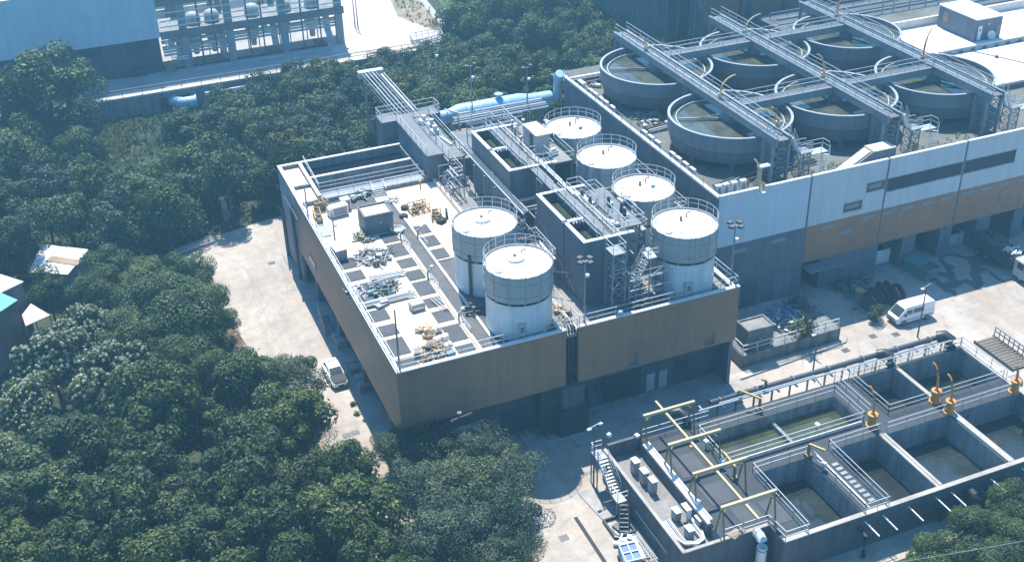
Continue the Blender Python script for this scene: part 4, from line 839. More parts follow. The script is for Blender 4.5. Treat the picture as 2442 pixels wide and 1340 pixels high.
# access stairs beside the bridges
def acc(x0,label,mirror=1):
    t=thing('access_stair',label,'stairs',(x0,94,zW),'access stairs to the clarifier bridges')
    lattice(MB(),x0+2.6,95.2,zW,15.9,1.3,1.2,.1,3,.05).build('trestle','steel',t)
    MB().box(x0+1.8,x0+3.4,94.5,95.9,15.92,16.0).build('landing','steel',t)
    flight(MB(),(x0+.9,95.2,18.0),(x0+1.9,95.2,16.0),.9,9).build('upper_flight','rail',t)
    MB().rail([(x0+1.9,94.55,16),(x0+3.35,94.55,16)],1.05).rail([(x0+1.9,95.85,16),(x0+3.35,95.85,16)],1.05).build('railing','rail',t)
    MB().box(x0+3.42,x0+5.6,94.6,95.8,15.5,15.6).rail([(x0+3.5,95.75,15.6),(x0+5.6,95.75,15.6),(x0+5.6,94.6,15.6)],1.05).build('lower_landing','rail',t)
    flight(MB(),(x0+5.1,94.5,15.5),(x0+3.7,92.9,zW+.1),.9,12).build('lower_flight','rail',t)
acc(70.0,'zigzag access stair below the left bridge end'); acc(84.6,'zigzag access stair below the middle bridge end'); acc(98.8,'zigzag access stair below the right bridge end')
heap('roof_scrap','scatter of pale scrap on the roof beside the back left clarifier','scrap','t1',1730,600,1.6,14,('white_box','timber'),.3,zW)
heap('roof_scrap','pipe fittings and scrap between the clarifier and the left parapet','scrap','t1',2130,810,1.8,26,('rail','scrap','timber'),.4,zW,1.2)

# ================================================================== BUILDINGS FARTHER RIGHT
G=thing('white_roof_building','low building with a broad white membrane roof beyond the clarifiers','building',(122,116,0))
MB().box(108.2,175,105.0,126,0,13.6).build('wall','brown_clad',G)
MB().box(108,175.3,104.8,115.7,13.603,13.9).box(108,175.3,115.9,126.2,13.603,14.1).build('roof','white_roof',G)
MB().box(108,175.3,126.22,126.6,12.5,15.2).build('rear_parapet','kerb_white',G)
MB().path([(108.5,115.8,14.35),(175,115.8,14.35)],.22,8).build('ridge_pipe','steel',G)
rb_=MB()
for x in range(110,174,2): rb_.box(x,x+.35,115.5,116.1,13.95,14.25)
rb_.build('pipe_saddle','steel_dark',G)
MB().path([(113.6,115.4,14.05),(118.5,105,14.05)],.07,6).build('roof_cable','steel_dark',G)
for f in (.3,.75): MB().obox((113.6+4.9*f,115.4-10.4*f,13.91),.35,.3,.3).build('cable_box','steel_dark',G)
Pn=thing('roof_penthouse','dark grey penthouse with white roof and door standing on the white roof','penthouse',(118,121.5,14.1))
MB().box(116.1,120.6,117.9,125.3,14.102,17.1).build('wall','grey_wall',Pn); MB().box(116.0,120.7,117.8,125.4,17.103,17.25).build('roof','white_roof',Pn)
MB().box(116.6,117.2,117.84,117.897,14.25,16.2).build('door','white_box',Pn); MB().box(116.8,117.0,117.8,117.838,15.5,15.8).build('door_window','glass',Pn); MB().box(119.7,120.55,117.84,117.897,14.4,15.9).build('shutter','timber',Pn); MB().box(116.04,116.097,123.3,124.3,15.2,16.6).build('window','timber',Pn); MB().box(118.2,118.4,117.85,117.897,16.2,16.4).build('lamp','lamp_glass',Pn)
c=at('t2',2210,270,14.15); dd=thing('satellite_dish','pale round dish leaning beside the penthouse','dish',(c.x,c.y,14.1)); MB().lathe(0,0,[(.02,0),(.35,.06),(.6,.2)],20).build('bowl','white_box',dd,True).rotation_euler=(1.2,0,-.3); KIDS[dd.name][0].location=(0,0,.65); MB().bar((0,.1,0),(0,.05,.6),.06,.06).build('stand','steel',dd,True)
Bk=thing('rear_plant_building','large dark grey building with tall brown panels behind the clarifiers','building',(110,160,0))
MB().box(88,190,152,190,0,24).build('wall','dark_wall',Bk)
for x,wd in ((93.5,7),(103,5.5),(109.4,3.2),(121,9),(138,9)): MB().box(x,x+wd,151.9,151.998,6.5,24).build('brown_panel','brown_clad',Bk)
for x in (89.3,91.8,101,108.7,113.5,119.6): MB().box(x,x+.5,151.6,151.99,.5,24).build('pilaster','grey_wall',Bk)
MB().box(88,190,148.5,151.59,5.8,6.2).build('ledge','basin_wall',Bk)
dct=thing('duct_tower','grey duct with braced ladder against the rear plant building','duct',(92,150,0)); lattice(MB(),91.5,149.5,6.3,19,1.4,1.4,.2,6,.08).build('frame','steel',dct); MB().bar((90,148.8,17),(94,147,8),1.0,.8).build('duct','clar_grey',dct)
Lw=thing('rear_pipe_deck','dark pipe deck with rails between the white roof and rear building','pipe deck',(130,138,0))
MB().box(100,180,131,147,0,11.5).build('deck','dark_wall',Lw)
for y in (133,136,139,142): MB().path([(101,y,12.2),(180,y,12.2)],.2,6).build('pipe','steel',Lw)
MB().rail([(101,131.3,11.5),(180,131.3,11.5)],1.1,3,.05).rail([(101,144,11.5),(180,144,11.5)],1.1,3,.05).build('railing','steel',Lw)
for x in (116,118,121,124,126.5): MB().path([(x,137,11.5),(x,137,15),(x+.6,137,15.4)],.12,6).build('vent_stack','rail',Lw)

for k,(x,y,d) in enumerate(((1384,327,'pale blue globe lamp on a short stem over the farthest tank lid'),(1556,468,'pale blue globe lamp on a short stem over the tank lid beside the grating platform'),(1479,770,'pale blue globe lamp on the parapet railing in front of the lattice stair tower'))):
    c=at('p',x,y,(17.45,17.45,11.7)[k]); t=thing('globe_lamp',d,'lamp',tuple(c),'pale blue globe lamps'); MB().bar(c,c+Vector((0,0,.9)),.05,.05).build('stem','steel',t); MB().lathe(c.x,c.y,[(.02,c.z+.85),(.18,c.z+.92),(.25,c.z+1.1),(.18,c.z+1.28),(.02,c.z+1.35)],16).build('globe','blue_pipe',t,smooth=True)
# conduits and stand pipes on the settling block walls
for k,(p,d) in enumerate(((((41.02,88.7,10.9),(41.02,88.7,17.5)),'slim vertical pipe between the two dark slots of the nearer settling block'),(((41.0,94.0,15.2),(41.0,86.2,11.6),(40.9,86.0,11.4)),'thin sloping conduit crossing the wall of the nearer settling block'),(((39.0,88.2,13.0),(41.0,86.2,13.2)),'thin pipe reaching from the rear ringed tank to the nearer settling block'))):
    tag(MB().path(p,.06 if k!=1 else .035,6).build('conduit',('steel','rail','steel_dark')[k]),d,'pipe','conduits on the nearer settling block')
tr2=thing('cross_trestle','crossing pipes and small trestle behind the rear ringed tank','pipes',(39.4,97.5,10.8))
lattice(MB(),39.4,97.0,10.8,14.2,1.3,2.0,.1,3,.05).build('frame','steel',tr2)
for z in (11.6,12.5,13.4): MB().path([(38.0,96.2+z*.1,z),(41.0,96.4+z*.1,z)],.08,6).build('pipe','steel',tr2)
for k in range(3): MB().rail([(39.0,91+2*k,10.8),(40.6,91.4+2*k,10.8)],1.0,.8).build('guard_rail','rail',tr2)
fr=thing('braced_pipework','long braced pipe frame in front of the corner tank','pipe frame',(47,81.4,10.8))
for x in (45.2,46.6,48.2): MB().bar((x,81.6,10.8),(x,81.6,14.2),.1,.1).bar((x,81.6,14.2),(x+1.3,81.6,11),.06,.06).build('post','steel',fr)
for z in (11.7,12.9,14.2): MB().path([(44.6,81.6,z),(49.0,81.6,z)],.06,6).build('pipe','rail',fr)
bt=MB(); rnd=random.Random(12)
for i in range(26): x,y=rnd.uniform(45,49.5),rnd.uniform(80.6,83); bt.obox((x,y,10.82),rnd.uniform(.2,.6),rnd.uniform(.15,.4),rnd.uniform(.1,.6),rnd.random()*3)
tag(bt.build('debris','scrap'),'low clutter of pale fittings and weeds at the foot of the stair flight','clutter',kind='stuff')
# pipes and fittings on the clarifier roof
pf3=thing('roof_pipes','dark pipes running over the roof between the clarifiers and front parapet','pipes',(75,95,13))
for k in range(4): MB().path([(62.5,95.6+.35*k,13.25),(69,96.6+.5*k,13.3),(76,96.9+.4*k,13.3)],.12,6).build('pipe',('steel_dark','black_pipe','steel','steel_dark')[k],pf3)
for k in range(3): MB().path([(63.2,112+.5*k,13.2),(76.5,113.2+.4*k,13.3)],.14,6).build('pipe',('steel','rail','steel_dark')[k],pf3)
for k in range(9): MB().obox((63.5+1.4*k,113.9-.1*(k%3),13.02),.5,.4,.35,.3*k).build('valve_box',('white_box','steel','rail')[k%3],pf3)
# ================================================================== BASIN BUILDING (lower right)
M['slate'] = surf('slate_painted_deck', (.032,.043,.055), .8, var=.25, scale=.4, grime=.3, grimec=(.075,.08,.085), fine=2)
M['basin_out'] = surf('dark_basin_render', (.095,.108,.125), .8, var=.2, streak=.3, scale=.4)
M['rim_tan'] = surf('pale_worn_rim', (.40,.38,.35), .85, var=.3, fine=5)
zB=3.5
OP=[(46.3,60.5,66.5,70.5,2.3,'water_green'),(47.9,53.1,56.5,64.1,1.2,'water_dark'),(55.7,60.7,56.5,64.1,.9,'water_dark'),(61.4,68.3,56.5,63.9,1.0,'water_foam'),(69.3,76.5,56.5,63.9,1.0,'water_foam'),(63.6,68.5,66.4,71.9,1.0,'water_dark'),(69.0,76.5,66.4,71.9,1.0,'water_dark')]
def solid(cx,cy):
    if cx<45.4 and cy<58.2: return 'out'
    if cx<41.0 and cy>58.5 and 37.7<cx: return 'strip'
    for o in OP:
        if o[0]<cx<o[1] and o[2]<cy<o[3]: return 'open'
    return 'solid'
xs=sorted({37.4,37.7,41.0,45.4,77.2,*[o[0] for o in OP],*[o[1] for o in OP]}); ys=sorted({56.0,58.2,58.5,72.3,*[o[2] for o in OP],*[o[3] for o in OP]})
top,outw=MB(),MB(); inn={}
def opening(i,j):
    cx,cy=(xs[i]+xs[i+1])/2,(ys[j]+ys[j+1])/2
    for k,o in enumerate(OP):
        if o[0]<cx<o[1] and o[2]<cy<o[3]: return k
    return 'strip'
def cell(i,j):
    if i<0 or j<0 or i>=len(xs)-1 or j>=len(ys)-1: return 'out'
    return solid((xs[i]+xs[i+1])/2,(ys[j]+ys[j+1])/2)
for i in range(len(xs)-1):
    for j in range(len(ys)-1):
        if cell(i,j)!='solid': continue
        a,b,c,d=xs[i],xs[i+1],ys[j],ys[j+1]; top.face([(a,c,zB),(b,c,zB),(b,d,zB),(a,d,zB)])
        for (di,dj,p,q) in ((-1,0,(a,d),(a,c)),(1,0,(b,c),(b,d)),(0,-1,(a,c),(b,c)),(0,1,(b,d),(a,d))):
            k=cell(i+di,j+dj)
            if k!='solid': (outw if k=='out' else inn.setdefault(opening(i+di,j+dj),MB())).face([(*p,0),(*q,0),(*q,zB),(*p,zB)])
BB=thing('basin_building','dark low basin building with open water basins and railed slate deck','basin building',(57,64,0))
top.build('deck_slab','slate',BB); [q.build('basin_wall','basin_wall',BB) for q in inn.values()]; outw.build('outer_wall','basin_out',BB)
MB().face([(37.7,58.5,2.6),(41,58.5,2.6),(41,72.3,2.6),(37.7,72.3,2.6)]).build('sunken_floor','deck_grey',BB)
for x0,x1,y0,y1,z,m in OP: MB().face([(x0,y0,z),(x1,y0,z),(x1,y1,z),(x0,y1,z)]).build('water',m,BB)
MB().box(53.65,53.95,66.52,70.48,1,2.75).build('divider','basin_wall',BB)
rm=MB().box(60.74,61.05,56.45,64.1,zB+.003,zB+.09).box(61.08,61.36,56.45,64.0,zB+.003,zB+.13).box(68.5,69.1,56.45,64,zB+.003,zB+.12).box(68.55,68.95,66.45,72,zB+.003,zB+.1).box(45.4,77.2,55.98,56.42,zB+.003,zB+.1).box(37.38,37.68,58.2,72.3,zB+.003,zB+.12).box(37.7,45.38,58.18,58.48,zB+.003,zB+.1).box(76.6,77.22,56.44,72.3,zB+.003,zB+.12)
rm.build('rim','rim_tan',BB)
MB().box(40.62,40.98,59.9,71.2,2.6,zB+.35).box(37.72,41,72.0,72.3,2.6,zB+.6).build('inner_wall','basin_out',BB)
R1=MB()
for o,sides in ((OP[0],'snwe'),(OP[1],'wne'),(OP[2],'wn'),(OP[5],'wns'),(OP[6],'ns')):
    x0,x1,y0,y1=o[0]-.2,o[1]+.2,o[2]-.2,o[3]+.2
    for s in sides:
        p={'s':[(x0,y0),(x1,y0)],'n':[(x0,y1),(x1,y1)],'w':[(x0,y0 if y0>60 else 56.3),(x0,y1)],'e':[(x1,y0 if y0>60 else 56.3),(x1,y1)]}[s]
        R1.rail([(*p[0],zB),(*p[1],zB)],1.1,2.0,.027)
R1.rail([(61.6,63.95+.2,zB),(76.4,64.15,zB)],1.1,2.0,.027).rail([(41.2,58.3,zB),(45.3,58.3,zB),(45.5,56.1,zB),(47.7,56.1,zB)],1.1,1.6,.027).rail([(53.3,56.15,zB),(55.6,56.15,zB)],1.1,1.2,.027).rail([(41.2,72.2,zB),(48,72.2,zB)],1.1,2,.027).rail([(76.9,66,zB),(76.9,72.2,zB),(62,72.4,zB)],1.1,2,.027).rail([(61.8,66.8,zB),(61.8,72.2,zB)],1.1,2,.027)
R1.build('railing','rail',BB)
MB().path([(47.5,66.0,zB+.3),(60.3,66.0,zB+.3)],.09,6).path([(41.2,71.0,zB+.55),(41.2,60.2,zB+.55)],.10,6).path([(41.0,71.0,zB+.5),(41.0,60.2,zB+.5)],.07,6).box(40.7,40.95,60,71.1,zB+.36,zB+.46).path([(54.0,56.6,zB+.12),(54.0,63.9,zB+.12)],.05,5).build('service_pipe','white_pipe',BB)
for k in range(9): MB().box(54.5,55.1,57.2+.62*k,57.55+.62*k,zB+.003,zB+.05).build('grating_bar','steel',BB)
for x0,x1,y0,y1 in ((42,44.4,66.0,68.8),(42.4,44.8,62.0,64.6),(43.5,45.6,59.2,61.6),(46,47.6,58,61)): MB().box(x0,x1,y0,y1,zB+.003,zB+.03).build('cover_plate','cover',BB)
for x in (53.2,55.0,57.6,60.4,62.0,66.2,69.6,73.0): MB().bar((x,55.97,2.9),(x+.1,54.2,2.75),.1,.1).build('outrigger','white_pipe',BB)
MB().box(37.28,37.39,60.5,66.0,1.6,1.75).build('wall_ledge','rim_tan',BB)
# rear pipe run
pr2=thing('rear_pipe_run','long dark pipe run along the rear of the basin building','pipes',(62,73.5,0))
MB().path([(49,73.6,4.2),(75.4,73.6,4.2)],.27,12).build('main_pipe','steel_dark',pr2,smooth=True); MB().path([(47.5,73.05,4.1),(75.4,73.05,4.1)],.1,8).path([(49.5,72.85,4.5),(60,72.85,4.5)],.07,6).build('small_pipe','rail',pr2)
for x in range(48,77,2): MB().box(x,x+.16,72.8,74.0,3.75,3.9).bar((x+.08,73.9,0),(x+.08,73.9,3.75),.14,.14).build('support','steel',pr2)
for x in range(50,76,4): MB().path([(x-.05,73.6,4.2),(x+.05,73.6,4.2)],.36,12).build('flange','steel',pr2)
def elbow(k,p,r,label):
    a=at(k,*p,4.0); o=MB().path([(a.x-.3,73.5,4.3),(a.x+.2,73.1,4.55),(a.x+.55,72.6,4.3),(a.x+.6,72.5,3.52)],r,14).build('black_elbow','black_pipe',smooth=True); tag(o,label,'pipe elbow','black elbows on the rear pipe run')
elbow('n2',(1320,650),.5,'fat black pipe elbow midway along the rear basin edge'); elbow('n2',(1800,530),.62,'largest black pipe elbow at the far end of the rear basin edge'); elbow('b0',(690,200),.5,'black pipe elbow beside the first gantry frame')
# gantry crane
gz=6.75
GC=thing('gantry_crane','faded yellow overhead gantry with four portal frames on the slate deck','gantry crane',(43.4,65,zB))
for y in (71.6,67.2,63.1,58.7):
    MB().box(40.9,46.05,y-.115,y+.115,gz-.25,gz).build('crossbar','gantry',GC)
    for x in (41.05,45.85):
        for s in (-1,1): MB().bar((x,y+s*.1,gz-.26),(x,y+s*.7,zB),.11,.11).build('leg','gantry_leg',GC)
    MB().bar((41.1,y,gz-.75),(41.6,y,gz-.32),.1,.1).bar((45.8,y,gz-.75),(45.3,y,gz-.32),.1,.1).build('brace','gantry',GC)
MB().box(42.97,43.16,56.6,73.3,gz-.48,gz-.26).build('trolley_beam','gantry',GC); MB().box(42.8,43.35,66.6,67.0,gz-.85,gz-.49).build('hoist','yellow',GC)
# davits on the basins
for x,y,a,h,d in ((61.0,65.5,PI*.55,2.6,'orange davit crane on drum pedestal at the corner of the green basin'),(68.5,66.0,PI*.6,2.7,'orange davit crane leaning over the rear right basin'),(68.6,64.2,PI*.55,2.5,'orange davit crane between the two aerated basins'),(76.2,64.2,PI*1.05,2.0,'orange davit crane with level arm at the far right end')):
    davit(x,y,zB+.01,h,.9,a,d,'orange',.42,'orange davit cranes on the basins',True)
for k,(zx,p,q,d) in enumerate((('b0',(1715,515),(1850,470),'small yellow jib post at the corner of the front left basin'),('b0',(1140,690),(1060,480),'small yellow jib post beside the third gantry frame'),('n2',(220,1010),(240,870),'yellow crane post with raised arm on the rear deck, left one'),('n2',(385,1070),(250,920),'yellow crane post with level arm on the rear deck, middle one'),('n2',(430,930),(405,830),'yellow crane post with raised arm on the rear deck, right one'))):
    a=at(zx,*p,zB); t=thing('jib_post',d,'jib crane',(a.x,a.y,zB),'small yellow jib posts')
    hh_=1.35; b=at(zx,*q,zB+hh_+.35)
    MB().bar((a.x,a.y,zB),(a.x,a.y,zB+hh_),.2,.2).box(a.x-.3,a.x+.3,a.y-.25,a.y+.25,zB+.004,zB+.3).build('post','gantry_leg',t); MB().bar((a.x,a.y,zB+hh_+.02),b,.16,.18).build('arm','yellow',t)
for k,(x,y,g_) in enumerate(((370,640,1),(440,720,1),(505,790,1),(690,1000,0),(790,1140,0),(870,1060,0))):
    a=at('b0',x,y,2.6); d=('tall white cabinet on the sunken strip, rearmost','tall white cabinet on the sunken strip, middle','tall white cabinet on the sunken strip, frontmost','pale pump cabinet beside the curved pipes, leftmost','pale pump cabinet beside the curved pipes, nearest the corner','pale pump cabinet beside the curved pipes, beside the inner wall')[k]
    t=thing('control_cabinet',d,'cabinet',(a.x,a.y,2.6),'white cabinets on the sunken strip'); hgt_=1.25 if g_ else .85
    MB().obox((a.x,a.y,2.6+.1),.5,.75,hgt_,.05).build('casing','grey_box',t); MB().obox((a.x,a.y,2.6+.101+hgt_),.58,.85,.08,.05).build('cap','white_box',t); MB().obox((a.x,a.y,2.6),.4,.6,.098,.05).build('base','steel_dark',t); MB().obox((a.x-.27,a.y,2.8),.03,.55,hgt_-.3,.05).build('door','door_paint',t)
cp_=thing('curved_pipes','bundle of pale pipes curving round the sunken strip corner','pipes',(39.5,60,2.7))
for k in range(4):
    o=.16*k; MB().path([(38.1+o,62.6,2.95+.05*k),(38.1+o,60.4,2.95),(38.4+o*.6,59.6+o*.5,2.95),(39.4,59.2+o*.6,2.95),(40.2-o*.5,59.5+o*.5,2.95),(40.45-o,60.3,2.95),(40.45-o,62.0,3.0)],.065,6).build('pipe',('rail','white_pipe','steel','rail')[k],cp_,smooth=True)
c=at('b0',770,920,zB+.3); tag(MB().box(c.x-.25,c.x+.25,c.y-.5,c.y+.5,zB+.47,zB+.55).box(c.x-.22,c.x+.22,c.y-.5,c.y-.44,2.62,zB+.469).build('hinged_board','white_box'),'white hinged panel on the inner wall of the sunken strip','panel')
c=at('b0',1160,1115,zB); pt=thing('timber_pallet','pale timber pallet with holes by the notch railing','pallet',(c.x,c.y,zB)); MB().obox((c.x,c.y,zB+.12),1.5,.75,.06,.35).build('boards','timber',pt)
for k in range(4): MB().obox((c.x-.6+.4*k,c.y-.2+.13*k,zB),.12,.7,.118,.35).build('bearer','timber',pt)
for k,(x,y) in enumerate(((170,400),(385,405),(920,450),(1045,600),(1780,320),(855,920),(1830,620))):
    a=at('b0',x,y,zB); t=thing('junction_box',('white box on the rear low wall at the stair head','white box on the rear low wall near the first gantry frame','white box beside the green basin below the second gantry frame','white box beside the green basin near the third gantry frame','white box on a post at the middle walkway','white box at the inner wall near the fourth gantry frame','white box on the railing of the front left basin')[k],'junction box',(a.x,a.y,zB),'white junction boxes on the basin deck'); MB().bar((a.x,a.y,zB-.01),(a.x,a.y,zB+.6),.08,.08).build('post','steel',t); MB().obox((a.x,a.y,zB+.6),.35,.4,.28,.3).build('box','white_box',t)
# outside stair on the left
ls=thing('outside_stair','galvanised outside stair at the rear left corner of the basin building','stairs',(36.8,69.5,0))
flight(MB(),(36.85,71.2,3.4),(36.85,68.6,1.75),.95,10).build('flight','rail',ls); MB().box(36.3,37.36,67.3,68.5,1.62,1.74).box(36.3,37.36,71.3,72.6,3.3,3.42).build('landing','steel',ls)
MB().rail([(36.35,68.5,1.74),(36.35,67.35,1.74),(37.3,67.35,1.74)],1.05,1.2).rail([(36.35,71.3,3.42),(36.35,72.55,3.42),(37.35,72.55,3.42)],1.05,1.2).build('railing','rail',ls)
for x,y,z in ((36.35,67.4,1.62),(37.25,67.4,1.62),(36.35,72.5,3.3),(36.4,71.4,3.3)): MB().bar((x,y,0),(x,y,z),.1,.1).build('leg','steel',ls)
flight(MB(),(36.85,67.2,1.7),(36.0,65.4,.1),.8,7,False).build('lower_flight','steel_dark',ls)
for t_ in (struct(MB().prism([(34.6,71.6),(37.38,71.6),(37.38,62.0),(36.0,62.0),(35.4,65.2)],-.02,.1).build('apron','pave')),): pass
a=at('k0',1840,960,0); b=at('k0',2090,1340,0); struct(MB().bar((a.x,a.y,-.06),(b.x,b.y,-.06),.35,.14).build('drain','rubber'))
def kerbline(pts,label):
    q=MB()
    for p0,p1 in zip(pts,pts[1:]): q.bar((p0.x,p0.y,.07),(p1.x,p1.y,.07),.18,.14)
    return tag(q.build('kerb','rim_tan'),kind='structure')
tp=thing('tree_pit','walled square pit with scrap and weeds beside the outside stair','pit',tuple(at('d0',340,1020,0)))
c=at('d0',340,1020,0); MB().box(c.x-1,c.x+1,c.y-1.2,c.y-1.05,0,.4).box(c.x-1,c.x+1,c.y+1.05,c.y+1.2,0,.4).box(c.x-1,c.x-.85,c.y-1.048,c.y+1.048,0,.4).box(c.x+.85,c.x+1,c.y-1.048,c.y+1.048,0,.4).build('wall','basin_out',tp); MB().obox((c.x,c.y,.02),.9,.8,.3,.3).build('rubble','scrap',tp)
c=at('d0',440,1290,.6); bm=thing('blue_machine','blue framed machine with open grid top at the foot of the basin wall','machine',(c.x,c.y,0))
MB().obox((c.x,c.y,.25),1.5,2.0,.9,-.25).build('body','blue_tarp',bm)
q=MB()
for s in (-.7,0,.7): q.bar((c.x+s-.15,c.y-1.0,1.25),(c.x+s+.2,c.y+1.0,1.25),.08,.08)
for s in (-.95,0,.95): q.bar((c.x-.7+s*.2,c.y+s,1.25),(c.x+.75+s*.2,c.y+s-.15,1.25),.08,.08)
q.build('frame','rail',bm)
for s in (-.6,.6):
    for u in (-.7,.7): MB().obox((c.x+s,c.y+u,0),.25,.4,.245,-.25).build('foot','rubber',bm)
a,b=at('d0',470,1110,.4),at('d0',580,1310,.4); tag(MB().path([a,b],.2,10).build('white_tube','white_pipe'),'thick white tube lying beside the blue machine','tube')
tag(heap('scrap_bags','pale crumpled sheets heaped behind the blue machine','sheets','d0',410,1170,.8,14,('white_box','rail'),.5,0,.9))
ld=thing('leaning_ladder','grey ladder rack against the left wall of the basin building','ladder',tuple(at('d0',560,1180,0))); a,b=at('d0',470,1070,.5),at('d0',660,1330,.5); q=MB().bar(a,b,.07,.07); off=Vector((.45,.05,0)); q.bar(a+off,b+off,.07,.07)
for k in range(12): p=a+(b-a)*(k+.5)/12; q.bar(p,p+off,.05,.05)
q.build('rails','steel',ld)
c=at('b0',1375,1180,3.2); vp=thing('white_standpipe','fat white ventilation pipe with elbow rising at the wall notch','pipe',(44.6,57.3,0)); MB().path([(c.x,57.2,0),(c.x,57.2,2.6),(c.x+.02,57.3,3.1),(c.x,57.65,3.35),(c.x,58.15,3.35)],.42,18).build('pipe','blue_pipe' if 0 else 'insulator',vp,smooth=True); MB().path([(c.x,57.2,2.3),(c.x,57.2,2.4)],.46,18).build('band','steel',vp)
for pts,r,d in ((((1130,1030,2.8),(1160,1060,2.4),(1215,1130,2.2),(1190,1290,.2)),.22,'black drain pipe dropping from the front wall near the concrete apron'),(((1710,840,2.4),(1740,880,2.2),(1800,900,2.0),(1790,1000,.2)),.25,'black valved pipe in front of the aerated basin'),(((1760,880,2.2),(1920,845,2.0),(1945,900,1.2),(1940,980,.2)),.18,'thin black branch pipe in front of the aerated basin'),(((2000,760,2.6),(2060,820,2.4),(2100,870,2.2),(2100,960,.3)),.42,'thick brown black pipe near the blue frame')):
    o=MB().path([at('b1',*p) for p in pts],r,12).build('drain_pipe','black_pipe',smooth=True); tag(o,d,'pipe','black pipes in front of the basins')
a,b=at('b1',1940,765,2.6),at('b1',2245,632,2.6); tag(MB().path([a,b],.16,10).build('white_pipe','white_pipe'),'long thick white pipe along the front basin wall','pipe')
c=at('b1',2130,780,1.2); bf=thing('pipe_skid','blue steel frame with rails in front of the last basin','frame',(c.x,c.y,0)); lattice(MB(),c.x,c.y,0,1.8,1.4,2.2,.1,1,.06).build('frame','blue_pipe',bf); MB().obox((c.x,c.y,.5),1.0,1.5,.7).build('tank','blue_tarp',bf)
cw=thing('overhead_cable','thin pale overhead cable crossing in front of the corner trees','cable',(60,48,8)); a,b=at('b1',-500,1560,9.5),at('b1',2700,1120,9.5); MB().path([a+(b-a)*(k/16)+Vector((0,0,-.6*math.sin(PI*k/16))) for k in range(17)],.025,4).build('cable','rail',cw)
for q in (a,b): MB().bar((q.x,q.y,0),(q.x,q.y,9.8),.2,.2).build('pole','timber',cw)

# ================================================================== YARD: VEHICLES, PLATFORM, SCRAP
def loft(sections):
    """sections: list of rings of equal length"""
    mb=MB(); n=len(sections[0])
    for r in sections: mb.v+=[tuple(p) for p in r]
    for k in range(len(sections)-1):
        for j in range(n): a,b=k*n+j,k*n+(j+1)%n; mb.f.append((a,b,b+n,a+n))
    mb.f+=[tuple(reversed(range(n))),tuple((len(sections)-1)*n+j for j in range(n))]
    return mb
def ring(x,hw,z0,z1,r,tuck=1.): return [(x,-hw+r*.3,z0),(x,hw-r*.3,z0),(x,hw,z0+r),(x,hw,z1-r),(x,(hw-r)*tuck,z1),(x,-(hw-r)*tuck,z1),(x,-hw,z1-r),(x,-hw,z0+r)]
def wheels(t,xs_,hw,r):
    for x in xs_:
        for s in (-1,1):
            y=s*hw; o=MB().path([(x,y-.11,r),(x,y+.11,r)],r,20).build('wheel','rubber',t,True,True)
            MB().path([(x,y-.115,r),(x,y+.115,r)],r*.62,14).build('rim','chrome',o,True)
def sedan(x,y,a,label):
    t=thing('parked_car',label,'car',(x,y,0)); t.rotation_euler=(0,0,a)       # +x is the front
    loft([ring(-2.28,.70,.42,.80,.08),ring(-2.15,.82,.30,.96,.1),ring(-1.3,.88,.24,1.0,.1),ring(0,.89,.22,.97,.1),ring(1.0,.88,.22,.94,.1),ring(1.9,.82,.26,.82,.12),ring(2.22,.72,.34,.70,.1),ring(2.30,.6,.42,.62,.06)]).build('body','car_white',t,True,True)
    loft([ring(-1.72,.62,.96,1.02,.02),ring(-1.05,.64,.95,1.40,.10),ring(-.4,.66,.95,1.45,.10),ring(.25,.65,.95,1.42,.10),ring(1.02,.66,.93,.97,.02)]).build('cabin','glass',t,True,True)
    loft([ring(-.98,.62,1.38,1.43,.01),ring(-.4,.64,1.445,1.475,.01),ring(.30,.62,1.40,1.445,.01)]).build('roof','car_white',t,True)
    mb=MB()
    for s in (-1,1): mb.bar((.22,s*.63,1.40),(1.0,s*.70,.96),.07,.05).bar((-1.05,s*.62,1.40),(-1.75,s*.68,1.0),.10,.05).bar((-.35,s*.655,.95),(-.35,s*.645,1.43),.06,.05)
    mb.build('pillar','car_white',t,True)
    loft([ring(1.0,.76,.90,.985,.01),ring(1.6,.76,.85,.935,.01),ring(2.02,.68,.75,.85,.01),ring(2.2,.6,.66,.745,.01)]).build('bonnet','car_dark',t,True)
    for s in (-1,1): MB().obox((2.12,s*.58,.60),.22,.3,.13,-s*.3).build('headlight','lamp_glass',t,True); MB().obox((-2.2,s*.62,.68),.14,.28,.14).build('tail_light','orange',t,True); MB().obox((.75,s*.98,.95),.14,.2,.13).build('mirror','car_white',t,True)
    MB().box(2.24,2.34,-.3,.3,.40,.55).build('grille','rubber',t,True)
    wheels(t,(-1.38,1.40),.80,.32); return t
sedan(19.55,97.75,-PI/2+.03,'white parked saloon with dark bonnet beside the loading pavement')
